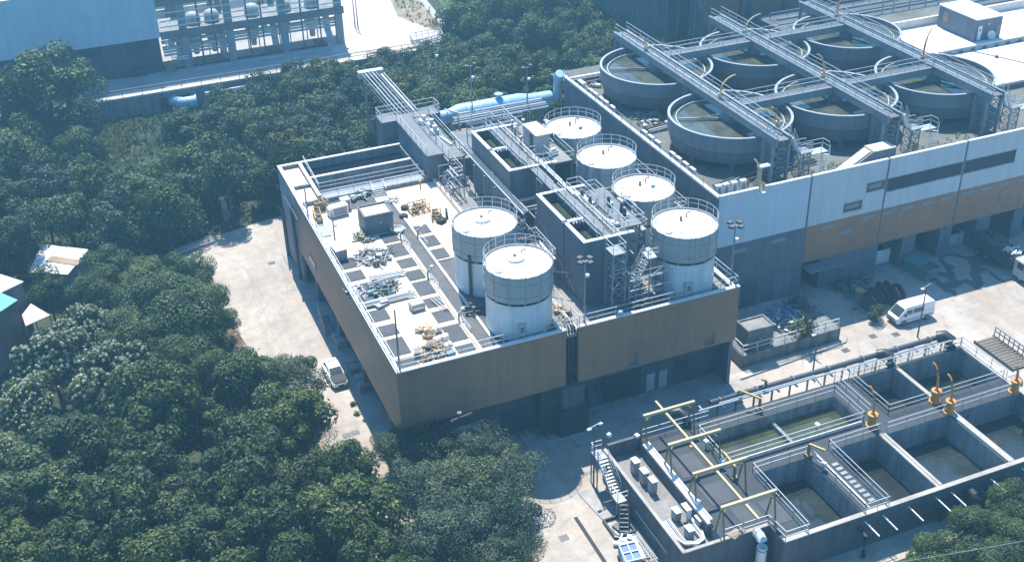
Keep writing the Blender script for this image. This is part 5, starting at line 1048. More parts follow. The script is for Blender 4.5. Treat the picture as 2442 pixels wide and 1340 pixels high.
def van(x,y,a,label):
    t=thing('parked_van',label,'van',(x,y,0)); t.rotation_euler=(0,0,a)
    loft([ring(-2.5,.84,.40,1.15,.06),ring(-2.42,.90,.30,1.2,.08),ring(0,.92,.28,1.2,.08),ring(1.7,.92,.28,1.2,.08),ring(2.25,.88,.30,1.12,.1),ring(2.5,.80,.38,.85,.1)]).build('body','car_white',t,True,True)
    loft([ring(-2.44,.82,1.15,1.96,.10),ring(-2.2,.84,1.15,2.06,.12),ring(1.1,.84,1.15,2.06,.12),ring(1.45,.83,1.15,1.98,.12),ring(2.2,.82,1.1,1.16,.02)]).build('cabin','car_white',t,True,True)
    loft([ring(-2.36,.76,2.03,2.09,.02),ring(1.2,.76,2.055,2.115,.02),ring(1.42,.72,1.96,2.03,.02)]).build('roof','white_box',t,True)
    MB().face([(1.50,-.72,1.93),(2.21,-.74,1.17),(2.21,.74,1.17),(1.50,.72,1.93)]).build('windscreen','glass',t,True).location.x+=.03
    for s in (-1,1):
        MB().box(.55,1.3,s*.835-.02,s*.835+.02,1.25,1.78).build('door_window','glass',t,True); MB().box(-.95,.4,s*.845-.02,s*.845+.02,1.28,1.8).build('side_window','glass',t,True)
        MB().obox((2.36,s*.62,.78),.2,.32,.18,-s*.25).build('headlight','lamp_glass',t,True); MB().obox((1.55,s*1.0,1.2),.14,.2,.26).build('mirror','rubber',t,True)
        MB().box(-2.3,2.1,s*.925-.012,s*.925+.012,.62,.70).build('rub_strip','vent',t,True)
    MB().box(2.46,2.56,-.75,.75,.36,.58).build('bumper','steel_dark',t,True); MB().box(2.44,2.53,-.45,.45,.72,.9).build('grille','chrome',t,True); MB().box(-2.52,-2.46,-.66,.66,1.25,1.8).build('rear_window','glass',t,True)
    wheels(t,(-1.45,1.55),.84,.33); return t
van(79.6,82.5,PI+.0,'white parked minivan with bright roof beside the cable drums')
tr=thing('scrap_truck','long flatbed truck loaded with scrap, its pale cab at the frame edge','truck',(96.6,87,0))
MB().box(95.4,97.9,84.9,91.6,1.1,1.25).box(95.4,95.5,84.9,91.6,1.253,2.3).box(97.8,97.9,84.9,91.6,1.253,2.3).box(95.51,97.79,84.9,85.0,1.253,2.5).box(95.51,97.79,91.5,91.6,1.253,2.3).build('bed','steel_dark',tr)
MB().box(95.9,97.4,82.7,91.4,.7,1.098).build('chassis','rubber',tr)
loft([[(95.45+2.4*u,82.4,z) for u,z in ((0,.6),(1,.6),(1,1.5),(.95,1.6),(.05,1.6),(0,1.5))],[(95.45+2.4*u,82.5,z) for u,z in ((0,.6),(1,.6),(1,1.6),(.95,1.65),(.05,1.65),(0,1.6))],[(95.45+2.4*u,82.95,z) for u,z in ((0,.6),(1,.6),(1,2.5),(.93,2.65),(.07,2.65),(0,2.5))],[(95.45+2.4*u,84.5,z) for u,z in ((0,.6),(1,.6),(1,2.55),(.93,2.7),(.07,2.7),(0,2.55))]]).build('cab','tank_pale',tr)
MB().face([(95.65,82.46,1.68),(97.65,82.46,1.68),(97.5,82.88,2.5),(95.8,82.88,2.5)]).build('windscreen','glass',tr)
for x in (95.42,97.86): MB().box(x,x+.03,83.1,84.0,1.65,2.4).build('side_window','glass',tr)
for y in (83.5,88.9,90.2):
    for x in (95.75,97.55): o=MB().path([(x-.16,y,.5),(x+.16,y,.5)],.5,18).build('wheel','rubber',tr); MB().path([(x-.165,y,.5),(x+.165,y,.5)],.28,12).build('rim','steel',o)
q=MB(); rnd=random.Random(5)
for i in range(50): q.bar((rnd.uniform(95.6,97.6),rnd.uniform(85.2,91),rnd.uniform(1.5,2.4)),(rnd.uniform(95.6,97.6),rnd.uniform(85.2,91.2),rnd.uniform(1.8,2.8)),.1,.14)
q.build('load','scrap',tr)
heap('scrap_load','pale crumpled scrap sheets on top of the truck load','scrap','m2',2350,850,.9,14,('white_box','rail'),.5,2.5,.8)
c=at('m2',1640,1010,0); sk_=thing('skip_bin','teal steel skip with covered top in front of the loading bays','skip',(86.8,89.6,0))
i=MB(); v=[(-.85,-1.6,0),(.85,-1.6,0),(.85,1.6,0),(-.85,1.6,0),(-1.05,-1.9,1.5),(1.05,-1.9,1.5),(1.05,1.9,1.5),(-1.05,1.9,1.5)]; i.v=v; i.f=[(3,2,1,0),(0,1,5,4),(1,2,6,5),(2,3,7,6),(3,0,4,7)]; i.build('body','teal',sk_,True)
MB().box(-1.1,1.1,-1.95,-1.85,1.4,1.55).box(-1.1,1.1,1.85,1.95,1.4,1.55).box(-1.1,-1.0,-1.84,1.84,1.4,1.55).box(1.0,1.1,-1.84,1.84,1.4,1.55).build('rim','teal',sk_,True); MB().box(-.98,.98,-.4,1.82,1.3,1.45).build('lid','teal',sk_,True); MB().box(-.98,.98,-1.84,-.42,.9,1.2).build('waste','scrap',sk_,True); sk_.rotation_euler=(0,0,.12)
for k,(x0,x1,y0,y1,h,d,m) in enumerate(((82.2,85.2,93.2,95.6,1.9,'white walled open container standing in the first loading bay','white_box'),(93.0,95.8,93.0,95.0,1.7,'grey white container standing in the third loading bay','tank_pale'))):
    t=thing('bay_container',d,'container',((x0+x1)/2,y0,0),'containers in the loading bays')
    MB().box(x0,x1,y0,y0+.1,.1,h).box(x0,x1,y1-.1,y1,.1,h).box(x0,x0+.1,y0+.102,y1-.102,.1,h).box(x1-.1,x1,y0+.102,y1-.102,.1,h).build('wall',m,t); MB().box(x0+.1,x1-.1,y0+.1,y1-.1,.1,h*.8).build('waste','interior',t)
    rb2=MB()
    for j in range(6): rb2.box(x0+.2+j*(x1-x0-.4)/5-.04,x0+.2+j*(x1-x0-.4)/5+.04,y0-.06,y0-.002,.15,h-.05)
    rb2.build('rib',m,t)
for k,(x,y,r,a,d) in enumerate(((76.6,85.6,1.05,.5,'large dark cable drum nearest the scrap heap'),(78.1,86.2,1.15,.15,'large dark cable drum in the middle, axle facing the yard'),(79.4,86.9,1.1,-.2,'large dark cable drum standing behind the others'),(79.9,85.6,1.2,.1,'largest dark cable drum nearest the minivan'))):
    t=thing('cable_drum',d,'cable drum',(x,y,0),'dark cable drums behind the minivan'); t.rotation_euler=(0,0,a)
    for s in (-.45,.45): MB().path([(s-.05,0,r),(s+.05,0,r)],r,24).build('flange','drum',t,True)
    MB().path([(-.39,0,r),(.39,0,r)],r*.62,18).build('core','black_pipe',t,True)
for args in (('scrap_heap','long heap of grey scrap frames along the building foot','m2',1080,1090,2.6,40,('scrap','steel','steel_dark'),1.0,0,2.2),('scrap_heap','dark scrap with teal sheets beside the cable drums','m2',1140,1180,1.4,20,('scrap','teal'),1.2,0,1.4),('scrap_heap','boards and scrap lying between cable drums and bush','m2',1180,1270,1.4,16,('timber','rail'),.5,0,2.0),('scrap_heap','steel frames and sheets heaped on the railed platform','n2',580,370,2.2,34,('scrap','rail','blue_tarp'),.9,1.5,2.0),('scrap_heap','dark branches and scrap at the back of the railed platform','n2',690,270,1.8,24,('scrap','steel_dark'),1.2,.2,2.2),('scrap_heap','bench frames left under the right brown cladding','n1',1470,760,1.3,12,('rail','steel'),.9,0,1.6),('scrap_heap','loose junk on the forecourt below the pipe gap','n1',250,1260,1.6,14,('scrap','timber'),.4,.14,1.0)):
    heap(args[0],args[1],'scrap heap',*args[2:])
c=at('m2',1165,1180,.3); tag(MB().lathe(c.x,c.y,[(.0,.05),(.5,.05),(.55,.9),(.0,.95)],14).build('yellow_drum','yellow'),'yellow rusty drum beside the dark scrap','drum')
pf2=thing('railed_platform','raised concrete platform with railings beside the right brown cladding','platform',(64,84,0))
MB().prism([(58.0,82.0),(70.2,82.2),(70.2,85.9),(60.0,85.9),(58.0,84.5)],0,1.5).build('plinth','plaster',pf2); MB().rail([(58.2,84.4,1.5),(58.2,82.2,1.5),(70,82.4,1.5)],1.1,1.8,.045).build('railing','rail',pf2)
struct(MB().prism([(55.8,80.2),(70.5,81.4),(71.2,82.1),(55.8,81.2)],-.02,.16).build('kerb_strip','rim_tan'))
ht=thing('platform_hut','small grey block hut with sunken flat roof on the railed platform','hut',(60.4,83.7,1.5))
MB().box(58.9,62.0,82.6,84.7,1.5,3.75).build('wall','grey_wall',ht); MB().box(58.85,62.05,82.55,82.75,3.753,3.95).box(58.85,62.05,84.55,84.75,3.753,3.95).box(58.85,59.05,82.752,84.548,3.753,3.95).box(61.85,62.05,82.752,84.548,3.753,3.95).build('parapet','plaster',ht); MB().box(59.06,61.84,82.76,84.54,3.754,3.8).build('roof','deck_grey',ht); MB().box(60.4,60.52,82.55,82.597,2.6,2.72).build('lamp','lamp_glass',ht)
for zx,p,h,d,hd in (('g0',(1285,1090),6.2,'slim lamp pole with side bracket behind the rear pipe run, by the minivan',1),('b0',(50,740),6.6,'lamp pole with small head at the outside stair foot',2),('n2',(800,790),5.0,'slim mast with cross arms on the rear basin deck',1),('n1',(1030,830),2.2,'short post with pale round sign under the brown cladding',0)):
    a=at(zx,*p,0 if zx!='n2' else 0); t=thing('lamp_post',d,'lamp post',(a.x,a.y,0)); MB().path([(a.x,a.y,0),(a.x,a.y,h)],[.09,.06],8).build('pole','steel_dark',t)
    if hd: MB().bar((a.x-.5,a.y,h),(a.x+.8,a.y+.3,h+.1),.06,.06).build('arm','steel',t)
    for s in range(hd): MB().obox((a.x-.5+1.2*s,a.y+.3*s,h-.12),.4,.25,.1,.2).build('lamp','white_box',t)
    if not hd: MB().obox((a.x,a.y-.05,h),.5,.05,.5).build('sign','vent',t)
# slatted ramp and white covers at the right
M['slat_grey']=surf('weathered_slats',(.15,.135,.115),.85,var=.35)
rp=thing('slatted_ramp','slatted timber and steel ramp with railing at the right yard edge','ramp',(83.8,73,0))
for k in range(12): MB().box(82.6,85.0,70.4+.45*k,70.7+.45*k,.25,.35).build('slat','slat_grey',rp)
MB().box(82.5,82.6,70.3,75.9,.0,.36).box(85.0,85.1,70.3,75.9,0,.36).build('side_beam','steel_dark',rp); MB().rail([(85.1,70.4,.36),(85.1,75.8,.36)],1.0,.7,.05).build('railing','steel',rp)
wc=thing('white_covers','stack of bright white sheets outside the rear right basin','sheets',(79.6,72.5,0))
for k in range(6): MB().obox((79.2+.25*k,74.2-.75*k,.3+.05*k),1.6,.6,.06,.25).build('sheet','white_box',wc)
MB().box(78.4,81.2,70.3,74.8,0,.28).build('plinth','kerb_white',wc)
gt=thing('grey_vessel','grey horizontal vessel beside the far right davit','vessel',(79.4,67.6,0)); MB().path([(78.2,67.6,1.2),(78.4,67.6,1.2),(80.4,67.6,1.2),(80.6,67.6,1.2)],[.5,.75,.75,.5],18).build('shell','steel',gt,smooth=True)
for x in (78.8,80): MB().box(x-.12,x+.12,67.0,68.2,0,.6).build('saddle','steel_dark',gt)
for k,(zx,p) in enumerate((('l0',(2110,285)),('l0',(2255,252)),('n0',(610,1295)),('n0',(675,1275)),('g0',(1055,1060)),('g0',(810,1080)),('g0',(520,1230)),('k0',(1745,1135)))):
    a=at(zx,*p,0); o=MB().box(a.x-.4,a.x+.4,a.y-.35,a.y+.35,.004,.02).build('manhole_cover','steel_dark'); tag(o,('rusty manhole cover in the left yard, nearer the woods','manhole cover at the foot of the grey downpipe wall','left one of the paired drain covers below the saloon','right one of the paired drain covers below the saloon','drain cover in front of the minivan near the pipe run','drain cover left of the minivan lane','drain cover beside the kerb by the rear pipe run','drain cover in the foreground yard')[k],'manhole cover','manhole covers in the yards')
# loading side furniture of the left yard
for k,(p,d) in enumerate((((560,560),'grey crate stack under the overhang, rear one'),((720,750),'slatted grey crate stack under the overhang, middle one'),((780,880),'slatted grey crate stack under the overhang, nearest the corner'))):
    a=at('n0',*p,.6); t=thing('crate_stack',d,'crates',(21.7,a.y,.16),'crate stacks under the overhang')
    for j in range(2): 
        q=MB(); 
        for s in range(4): q.box(21.1,22.3,a.y-.9+1.2*j+.0,a.y-.9+1.2*j+1.0,.2+.22*s,.36+.22*s)
        q.build('crate','grey_box',t)
ys_=thing('yard_steps','concrete steps with rail up to the loading pavement','steps',(21.1,107.6,.1))
for k in range(6): MB().box(20.6,21.6,105.4+.4*k,105.8+.4*k,.165,.3+.2*k).build('step','basin_wall',ys_)
MB().rail([(20.6,105.4,.3),(20.6,107.8,1.5)],.9,1.2).build('handrail','rail',ys_)
bw=thing('brushwood_rack','rack of grey brushwood poles at the left yard edge','brushwood',(11.2,107.6,0)); q=MB(); rnd=random.Random(8)
for i in range(46): y=105+i*.115; q.bar((10.2+rnd.random()*.3,y,.15+rnd.random()*.35),(12.0+rnd.random()*.3,y+.5+rnd.random()*.2,.15+rnd.random()*.35),.06,.06)
q.build('poles','timber',bw); MB().bar((11.9,109.8,.5),(12.3,106.2,.6),.08,.08).bar((12.3,106.2,.6),(11.8,104.9,.5),.08,.08).build('edge_pole','bark',bw)
a,b=at('l0',1340,200,.4),at('l0',1640,95,.4); ph=thing('tube_stack','stack of long pale tubes at the far edge of the left yard','tubes',(a.x,a.y,0))
for k in range(7): MB().path([a+Vector((.05*k,-.17*k+.4,.12*(k%3))),b+Vector((.05*k,-.17*k+.4,.12*(k%3)))],.09,6).build('tube',('insulator','steel','rail')[k%3],ph)
for k,(x,y) in enumerate(((475,530),(538,515))):
    a=at('p',x,y,0); t=thing('concrete_post','pale concrete post among the trees behind the left yard, '+('nearer the tubes','nearer the grey wall')[k],'post',(a.x,a.y,0)); MB().box(a.x-.35,a.x+.35,a.y-.35,a.y+.35,0,2.6).build('shaft','rim_tan',t); MB().box(a.x-.55,a.x+.55,a.y-.55,a.y+.55,2.603,3.0).build('cap','insulator',t); MB().box(a.x-.5,a.x+.5,a.y-1.6,a.y-.36,0,.9).build('step','rim_tan',t)

# ================================================================== FAR LEFT PLANT BUILDING
U=thing('open_frame_plant','huge plant building with pale blue wall and open tank frame on the terrace','building',(0,195,3)); yU=186.7
MB().box(-90,16.3,yU,yU+.3,8.5,17.5).box(16.0,16.3,yU+.302,230,8.5,17.5).build('cladding_wall','blue_clad',U)
MB().box(-90,16.0,yU+.3,230,17.2,17.45).box(16.31,46.2,yU+.1,191,16.6,17.0).build('roof','white_roof',U)  # second slab is unseen, sized to shade the pavement and let sun in
MB().box(-90,16.0,yU+.15,yU+.5,3,8.48).build('lower_wall','dark_wall',U)
for x0,x1 in ((-9,-5.5),(3.6,7.1),(10.8,14.3)): MB().box(x0,x1,yU+.02,yU+.148,7.0,8.4).build('louvre','louvre',U)
for x in (20,27.2,36,45.3):
    MB().box(x-.6,x+.6,yU,yU+.9,3,16.6).build('column','vent_plain',U)
    for y in (196,205): MB().box(x-.5,x+.5,y,y+.8,3,16.6).build('column','clar_grey',U)
for z in (8.1,13.4): MB().box(16.35,46.2,yU-.12,yU-.002,z,z+1.25).build('edge_beam','brown_clad' if 0 else 'clar_grey',U)
MB().box(16.35,46,yU+.0,194,8.7,9.2).build('upper_floor','basin_wall',U); MB().box(16.35,46.2,206,206.3,3,7.0).build('back_wall','insulator',U); MB().box(16.35,46,yU+.95,205.9,3.0,3.04).build('ground_floor','pave_far',U)
for x in (22.5,24.8,30.2,32.5,39,42): MB().bar((x,yU+.1,3),(x,yU+.1,8.1),.2,.2).bar((x,yU+.1,9.35),(x,yU+.1,13.4),.25,.25).build('post','steel_dark',U)
for z in (10.1,11.0,12.3): MB().bar((16.5,yU-.1,z),(46,yU-.1,z),.14,.16).build('handrail','white_pipe',U)
for y,z,r in ((188.6,6.0,.38),(189,6.9,.3),(188.2,5.0,.2),(188.2,5.5,.2)): MB().path([(16.5,y,z),(27,y,z),(28,y,z+.8),(45.5,y,z+.8)],r,8).build('process_pipe','white_pipe',U,smooth=True)
MB().path([(16.8,yU-.3,8.0),(17.6,yU-.6,4.8),(20,yU-.4,4.7)],.12,6).path([(17.1,yU-.3,8.0),(17.9,yU-.6,5.1),(20,yU-.4,5.1)],.12,6).build('process_pipe','white_pipe',U)
for k in range(3): MB().box(21+8.6*k,26.5+8.4*k,184.9,185.2,3.02,3.16).build('pale_kerb','kerb_white',U)  # one pale kerb strip in front of each frame bay
d_=('at the blue wall','left of the middle columns','between the middle columns','right of the middle columns','at the yard end')
for k,x in enumerate((22.0,25.0,31.5,36.8,41.5)):
    t=thing('process_vessel','pale domed process vessel inside the open frame, '+d_[k],'vessel',(x,191,3),'process vessels in the open frame')
    MB().lathe(x,191,[(.45,3.6),(.5,4.5),(1.15,6.4),(1.15,8.6)],20).build('cone','insulator',t,smooth=True); MB().lathe(x,189.4,[(1.2,9.25),(1.2,10.4),(.9,10.9),(.05,11.2)],20).build('dome','tank_pale',t,smooth=True)
    for s in (-.9,.9): MB().bar((x+s,191,3),(x+s,191,6.4),.15,.15).build('leg','steel_dark',t)
for k,(x0,x1,d) in enumerate(((21.2,26,'long orange timber stack inside the first frame bay'),(33,35,'short timber stack inside the middle frame bay'),(41,43,'low timber stack inside the last frame bay'))):
    t=thing('timber_stack',d,'timber',((x0+x1)/2,187.8,3),'timber stacks in the open frame')
    for j in range(3): MB().box(x0,x1-.3*j,187.2,188.4,3.05+.3*j,3.3+.3*j).build('boards','timber',t)
rw=thing('retaining_wall','long grey retaining wall below the far terrace','wall',(10,177.6,0))
MB().box(-110,13.6,177.2,177.58,0,3.0).box(18.4,56.2,177.2,177.58,0,3.0).box(13.602,18.398,177.2,177.58,2.2,3.0).box(13.6,18.4,180.5,180.9,0,2.9).build('wall','basin_wall',rw)
MB().box(-110,56.4,177.1,177.9,3.03,3.28).build('coping','kerb_white',rw); MB().rail([(-60,177.5,3.28),(56,177.5,3.28)],1.1,3.0,.05).build('railing','steel',rw)
MB().prism([(56.25,177.3),(63.4,183.2),(63.1,183.5),(56.2,177.9)],0,3.2).build('return_wall','basin_wall',rw)
pe=thing('blue_outfall_pipe','fat blue pipe elbow emerging from the retaining wall opening','pipe',(16,177,0)); c=at('t0',1190,680,1.2); MB().path([(c.x-.3,180.3,1.5),(c.x-.2,178.2,1.5),(c.x+.1,177.0,1.35),(c.x+1.2,176.2,1.2),(c.x+3.0,176.2,1.2)],.95,22).build('pipe','blue_pipe',pe,smooth=True); MB().path([(c.x+2.95,176.2,1.2),(c.x+3.1,176.2,1.2)],1.12,22).build('flange','blue_pipe',pe)
tag(MB().path([(20.5,176.6,1.9),(31,176.6,1.9)],.4,12).build('white_pipe','insulator'),'pale pipe along the foot of the retaining wall','pipe')
c=at('t0',960,510,3.2); sw_=thing('maintenance_cart','dark maintenance cart parked under the louvres','cart',(c.x,c.y,3.0)); MB().obox((c.x,c.y,3.35),2.4,1.2,.55,.1).build('body','steel_dark',sw_); MB().obox((c.x+.5,c.y,3.91),.9,1.1,.8,.1).build('cab','glass',sw_); MB().obox((c.x-2.0,c.y+.4,3.3),1.8,1.4,.4,.1).build('deck','steel_dark',sw_)
for dx in (-.8,.8):
    for dy in (-.55,.55): MB().path([(c.x+dx,c.y+dy-.1,3.27),(c.x+dx,c.y+dy+.1,3.27)],.25,12).build('wheel','rubber',sw_)
c=at('t0',1175,490,3.0); tag(MB().obox((c.x,c.y,3.02),1.6,1.2,.3,.1).obox((c.x,c.y+.2,3.32),1.0,.6,1.3,.1).build('pallet_load','timber'),'orange pallet load standing at the corner of the blue wall','pallet load')
for k,(x,y) in enumerate(((135,190),(155,200))):
    a=at('t1',x,y,3.0); t=thing('yard_mast','slim mast in the bright far yard, '+('nearer the frame','nearer the open yard')[k],'mast',(a.x,a.y,3.0)); MB().path([(a.x,a.y,3),(a.x,a.y,9.5)],[.12,.06],6).build('pole','steel_dark',t); MB().bar((a.x-.3,a.y,9.4),(a.x+.6,a.y,9.6),.12,.1).build('head','steel',t)
c=at('t1',610,290,3.0); jk=thing('valve_pit','fenced valve pit with pipes at the terrace corner','pit',(c.x,c.y,3)); MB().rail([(c.x-2.5,c.y-2,3.2),(c.x+3,c.y-1,3.2),(c.x+3.5,c.y+2,3.2),(c.x-2,c.y+1.5,3.2)],1.1,1.2,.05,True,True).build('fence','rail',jk); MB().path([(c.x-1.5,c.y,3.4),(c.x+2.5,c.y+.6,3.4)],.25,8).path([(c.x-1,c.y-.8,3.4),(c.x+2.6,c.y-.2,3.6)],.18,8).build('pipe','insulator',jk); MB().box(c.x-2,c.x+3,c.y-1.5,c.y+1.5,2.2,3.18).build('slab','deck_grey',jk)

# ================================================================== HOUSES AT THE LEFT EDGE
def house(pts,z0,z1,label,wallm,roofm,over=.25):
    cx=sum(p[0] for p in pts)/len(pts); cy=sum(p[1] for p in pts)/len(pts); t=thing('small_house',label,'house',(cx,cy,0))
    MB().prism(pts,z0,z1).build('wall',wallm,t); q=[(p[0]+(p[0]-cx)*over*.3,p[1]+(p[1]-cy)*over*.3) for p in pts]; MB().prism(q,z1+.003,z1+.12).build('roof',roofm,t); return t
def P2(k,pts,z): return [tuple(at(k,x,y,z)[:2]) for x,y in pts]
def ccw(p):
    s=sum(a[0]*b[1]-b[0]*a[1] for a,b in zip(p,p[1:]+p[:1])); return p if s>0 else p[::-1]
h1=house(ccw(P2('l0',((330,145),(670,185),(520,365),(240,350)),4)),0,3.9,'shack with white and rust tin roof alone among the trees','stone_house','tin_roof')
c=at('l0',480,270,4.05); a=at('l0',380,250,4.05); b=at('l0',620,285,4.05); MB().bar((a.x,a.y,4.08),(b.x,b.y,4.08),1.2,.05).build('rust_strip','timber',h1)
h2=house(ccw(P2('l0',((-260,440),(-150,330),(165,430),(0,510),(-100,560)),7)),0,6.9,'house with bright white flat roof cut by the left frame edge','stone_house','tin_roof')
h3=house(ccw(P2('l0',((-250,480),(0,508),(120,560),(0,640),(-250,720)),7.6)),0,7.3,'house with green sheet roof below the white roofed one','house_brown','green_roof')
c=at('l0',260,680,4.5); aw=thing('pale_awning','pale pinkish awning on posts beside the flowering tree','awning',(c.x,c.y,0)); pa=ccw(P2('l0',((170,690),(240,600),(390,690),(200,775)),4.5)); MB().prism(pa,4.45,4.55).build('sheet','pink_roof',aw)
for p in pa: MB().bar((p[0]*.97+c.x*.03,p[1]*.97+c.y*.03,0),(p[0]*.97+c.x*.03,p[1]*.97+c.y*.03,4.44),.12,.12).build('post','timber',aw)
# ================================================================== TREES
def crown_mesh(name, mat, seed, R=4., vr=.85, nl=16, lobe=.42, leaf=.3, n=8000, droop=0., inner=.25, aspect=1.7, blossoms=0, up=.5, jit=.55):
    r=random.Random(seed); lobes=[]
    ex_,ey_,ez_=r.uniform(.85,1.2),r.uniform(.85,1.2),r.uniform(.9,1.15)
    for k in range(nl):
        t=(k+.5)/nl; ph=k*2.39996+r.uniform(-.35,.35); z=1-1.75*t; rr=math.sqrt(max(0,1-min(1,abs(z))**2)) if z>0 else 1-.45*z*z
        d=r.uniform(.40,.84); lobes.append((R*d*rr*math.cos(ph)*ex_,R*d*rr*math.sin(ph)*ey_,R*vr*d*z*1.05*ez_,R*lobe*r.uniform(.6,1.3)))
    v=[];f=[];tint=[]; bl=MB()
    for i in range(n):
        L=lobes[r.randrange(nl)]
        u=r.uniform(-.45,1); ph=r.random()*2*PI; s=math.sqrt(1-u*u); rad=L[3]*(r.uniform(.88,1.08) if r.random()>inner else r.uniform(.3,.9))
        if r.random()<.06: rad*=r.uniform(1.05,1.35)
        nx,ny,nz=s*math.cos(ph),s*math.sin(ph),u
        p=Vector((L[0]+nx*rad,L[1]+ny*rad,L[2]+nz*rad*.85-droop*rad*r.random()*(nx*nx+ny*ny)))
        nrm=(Vector((nx,ny,nz+up*.6))+Vector((r.uniform(-1,1),r.uniform(-1,1),r.uniform(-1,1)))*jit).normalized()
        a=nrm.cross(Vector((r.uniform(-1,1),r.uniform(-1,1),r.uniform(-.6,.2)-droop*2))).normalized(); b=nrm.cross(a); l=leaf*r.uniform(.6,1.3); w_=l/aspect
        k=len(v); v+=[tuple(p-a*l*.5),tuple(p+b*w_*.5),tuple(p+a*l*.5+nrm*(-.12*l)),tuple(p-b*w_*.5)]; f.append((k,k+1,k+2,k+3)); tint.append(r.random())
    me=D.meshes.new(name); me.from_pydata(v,[],f); me.materials.append(M[mat])
    at_=me.attributes.new('tint','FLOAT','FACE'); at_.data.foreach_set('value',tint)
    bm_=None
    if blossoms:
        for i in range(blossoms):
            L=lobes[r.randrange(nl)]; u=r.uniform(-.1,1); ph=r.random()*2*PI; s=math.sqrt(1-u*u); rad=L[3]*1.06
            c=Vector((L[0]+s*math.cos(ph)*rad,L[1]+s*math.sin(ph)*rad,L[2]+u*rad*.85))
            if any((c-Vector(q[:3])).length<q[3]*.9 for q in lobes if q is not L): continue
            for j in range(9):
                o=Vector((r.gauss(0,1),r.gauss(0,1),r.gauss(.25,.8))).normalized()*.15; q=c+o; nn=o.normalized(); a=nn.cross(Vector((.3,.2,1))).normalized()*.115; b=nn.cross(a).normalized()*.115
                bl.face([q-a-b,q+a-b,q+a+b,q-a+b])
        bm_=D.meshes.new('blossom'); bm_.from_pydata(bl.v,[],bl.f); bm_.materials.append(M['blossom'])
    return me,bm_
def trunk_mesh(seed,h,R):
    r=random.Random(seed); mb=MB(); pts=[Vector((0,0,0))]
    for k in range(1,5): pts.append(Vector((r.uniform(-.12,.12)*k,r.uniform(-.12,.12)*k,h*k/4)))
    mb.path(pts,[.28,.22,.19,.15,.10],8)
    for k in range(6):
        b=pts[2+k%3]; a=k*1.1+r.random(); e=b+Vector((math.cos(a)*R*.6,math.sin(a)*R*.6,R*r.uniform(.35,.6))); mb.path([b,(b+e)/2+Vector((0,0,.2)),e],[.10,.07,.03],5)
    me=D.meshes.new('trunk'); me.from_pydata(mb.v,[],mb.f); me.materials.append(M['bark']); return me
KINDS={}
def kind(k,desc,mat,nvar,R,h,**kw):
    KINDS[k]=(desc,R,h,[(*crown_mesh('crown',mat,hash_(k)+i*17,R=R,**kw),trunk_mesh(hash_(k)+i,h,R)) for i in range(nvar)])
def hash_(s): return sum(ord(c)*(i+3) for i,c in enumerate(s))
kind('broad','dark glossy leaved tree','leaf_dark',4,4.0,6.,n=15000,leaf=.36,nl=30,lobe=.30,inner=.15,vr=1.05)
kind('mound','soft rounded green tree','leaf_mid',3,4.0,5.,n=13000,leaf=.30,nl=16,lobe=.40,inner=.1,up=.8,jit=.42)
kind('flower','tree covered with pale blossom clusters','leaf_dark',2,4.0,6.,n=12000,leaf=.36,nl=24,lobe=.34,blossoms=640)
kind('feather','loose blue grey feathery tree','leaf_grey',3,4.0,5.,n=15000,leaf=.32,nl=24,lobe=.36,inner=.3,aspect=2.6,droop=.2)
kind('wood_dark','dark green woodland tree','leaf_dark',2,3.2,6.,n=4200,leaf=.42,nl=14,lobe=.42)
kind('wood_mid','mid green woodland tree','leaf_mid',3,3.2,6.,n=4200,leaf=.40,nl=13,lobe=.44)
kind('wood_blue','blue green woodland tree','leaf_haze_blue',3,3.2,6.,n=4200,leaf=.40,nl=15,lobe=.42,droop=.15)
kind('wood_olive','olive green woodland tree','leaf_olive',2,3.2,5.,n=3800,leaf=.40,nl=12,lobe=.44)
kind('shrub','small leafy shrub','leaf_mid',2,1.0,.6,n=900,leaf=.2,nl=8,lobe=.5)
tr_=random.Random(21)
def plant(k,x,y,z,R,H,label,group,name=None,cat='tree'):
    desc,R0,h0,vs_=KINDS[k]; cm,bm_,tm=vs_[tr_.randrange(len(vs_))]; s=R/R0
    t=thing(name or {'flower':'flowering_tree','feather':'feathery_tree','shrub':'shrub'}.get(k,'broadleaf_tree'),label,cat,(x,y,z),group); t.rotation_euler=(0,0,tr_.random()*6.28)
    zc=H-R*(1.1 if k=='broad' else .95)
    def child(n,me,loc,sc):
        o=D.objects.new(n,me); COL.objects.link(o); o.parent=t; o.location=loc; o.scale=sc; return o
    ja,jb,jc=(s*tr_.uniform(.86,1.16) for _ in 'abc'); c=child('crown',cm,(0,0,zc),(ja,jb,jc)); child('trunk',tm,(0,0,0),(s*1.1,s*1.1,max(.3,zc/h0)))
    if bm_: child('blossom',bm_,(0,0,zc),(ja,jb,jc))
    return t
def depth(P): return (P-CAM).dot(fw)
def plant_px(k,px_,py_,rp,label,group,tall=1.,name=None,cat='tree'):
    if k=='broad': rp*=1.17
    zc=6.
    for _ in range(5):
        P=at('p',px_,py_,zc); R=rp*depth(P)/FOC; H=(2.1*R+1.8)*tall if k!='shrub' else R*2.0*tall; zc=max(R*.5,H-R*.95)
    return plant(k,P.x,P.y,0,R,H,label,group,name,cat)
def proj(P):
    d=Vector(P)-CAM; z=d.dot(fw); return IW/2+FOC*d.dot(r2)/z, IH/2-FOC*d.dot(u2)/z
G1='dark trees massed in the lower left'
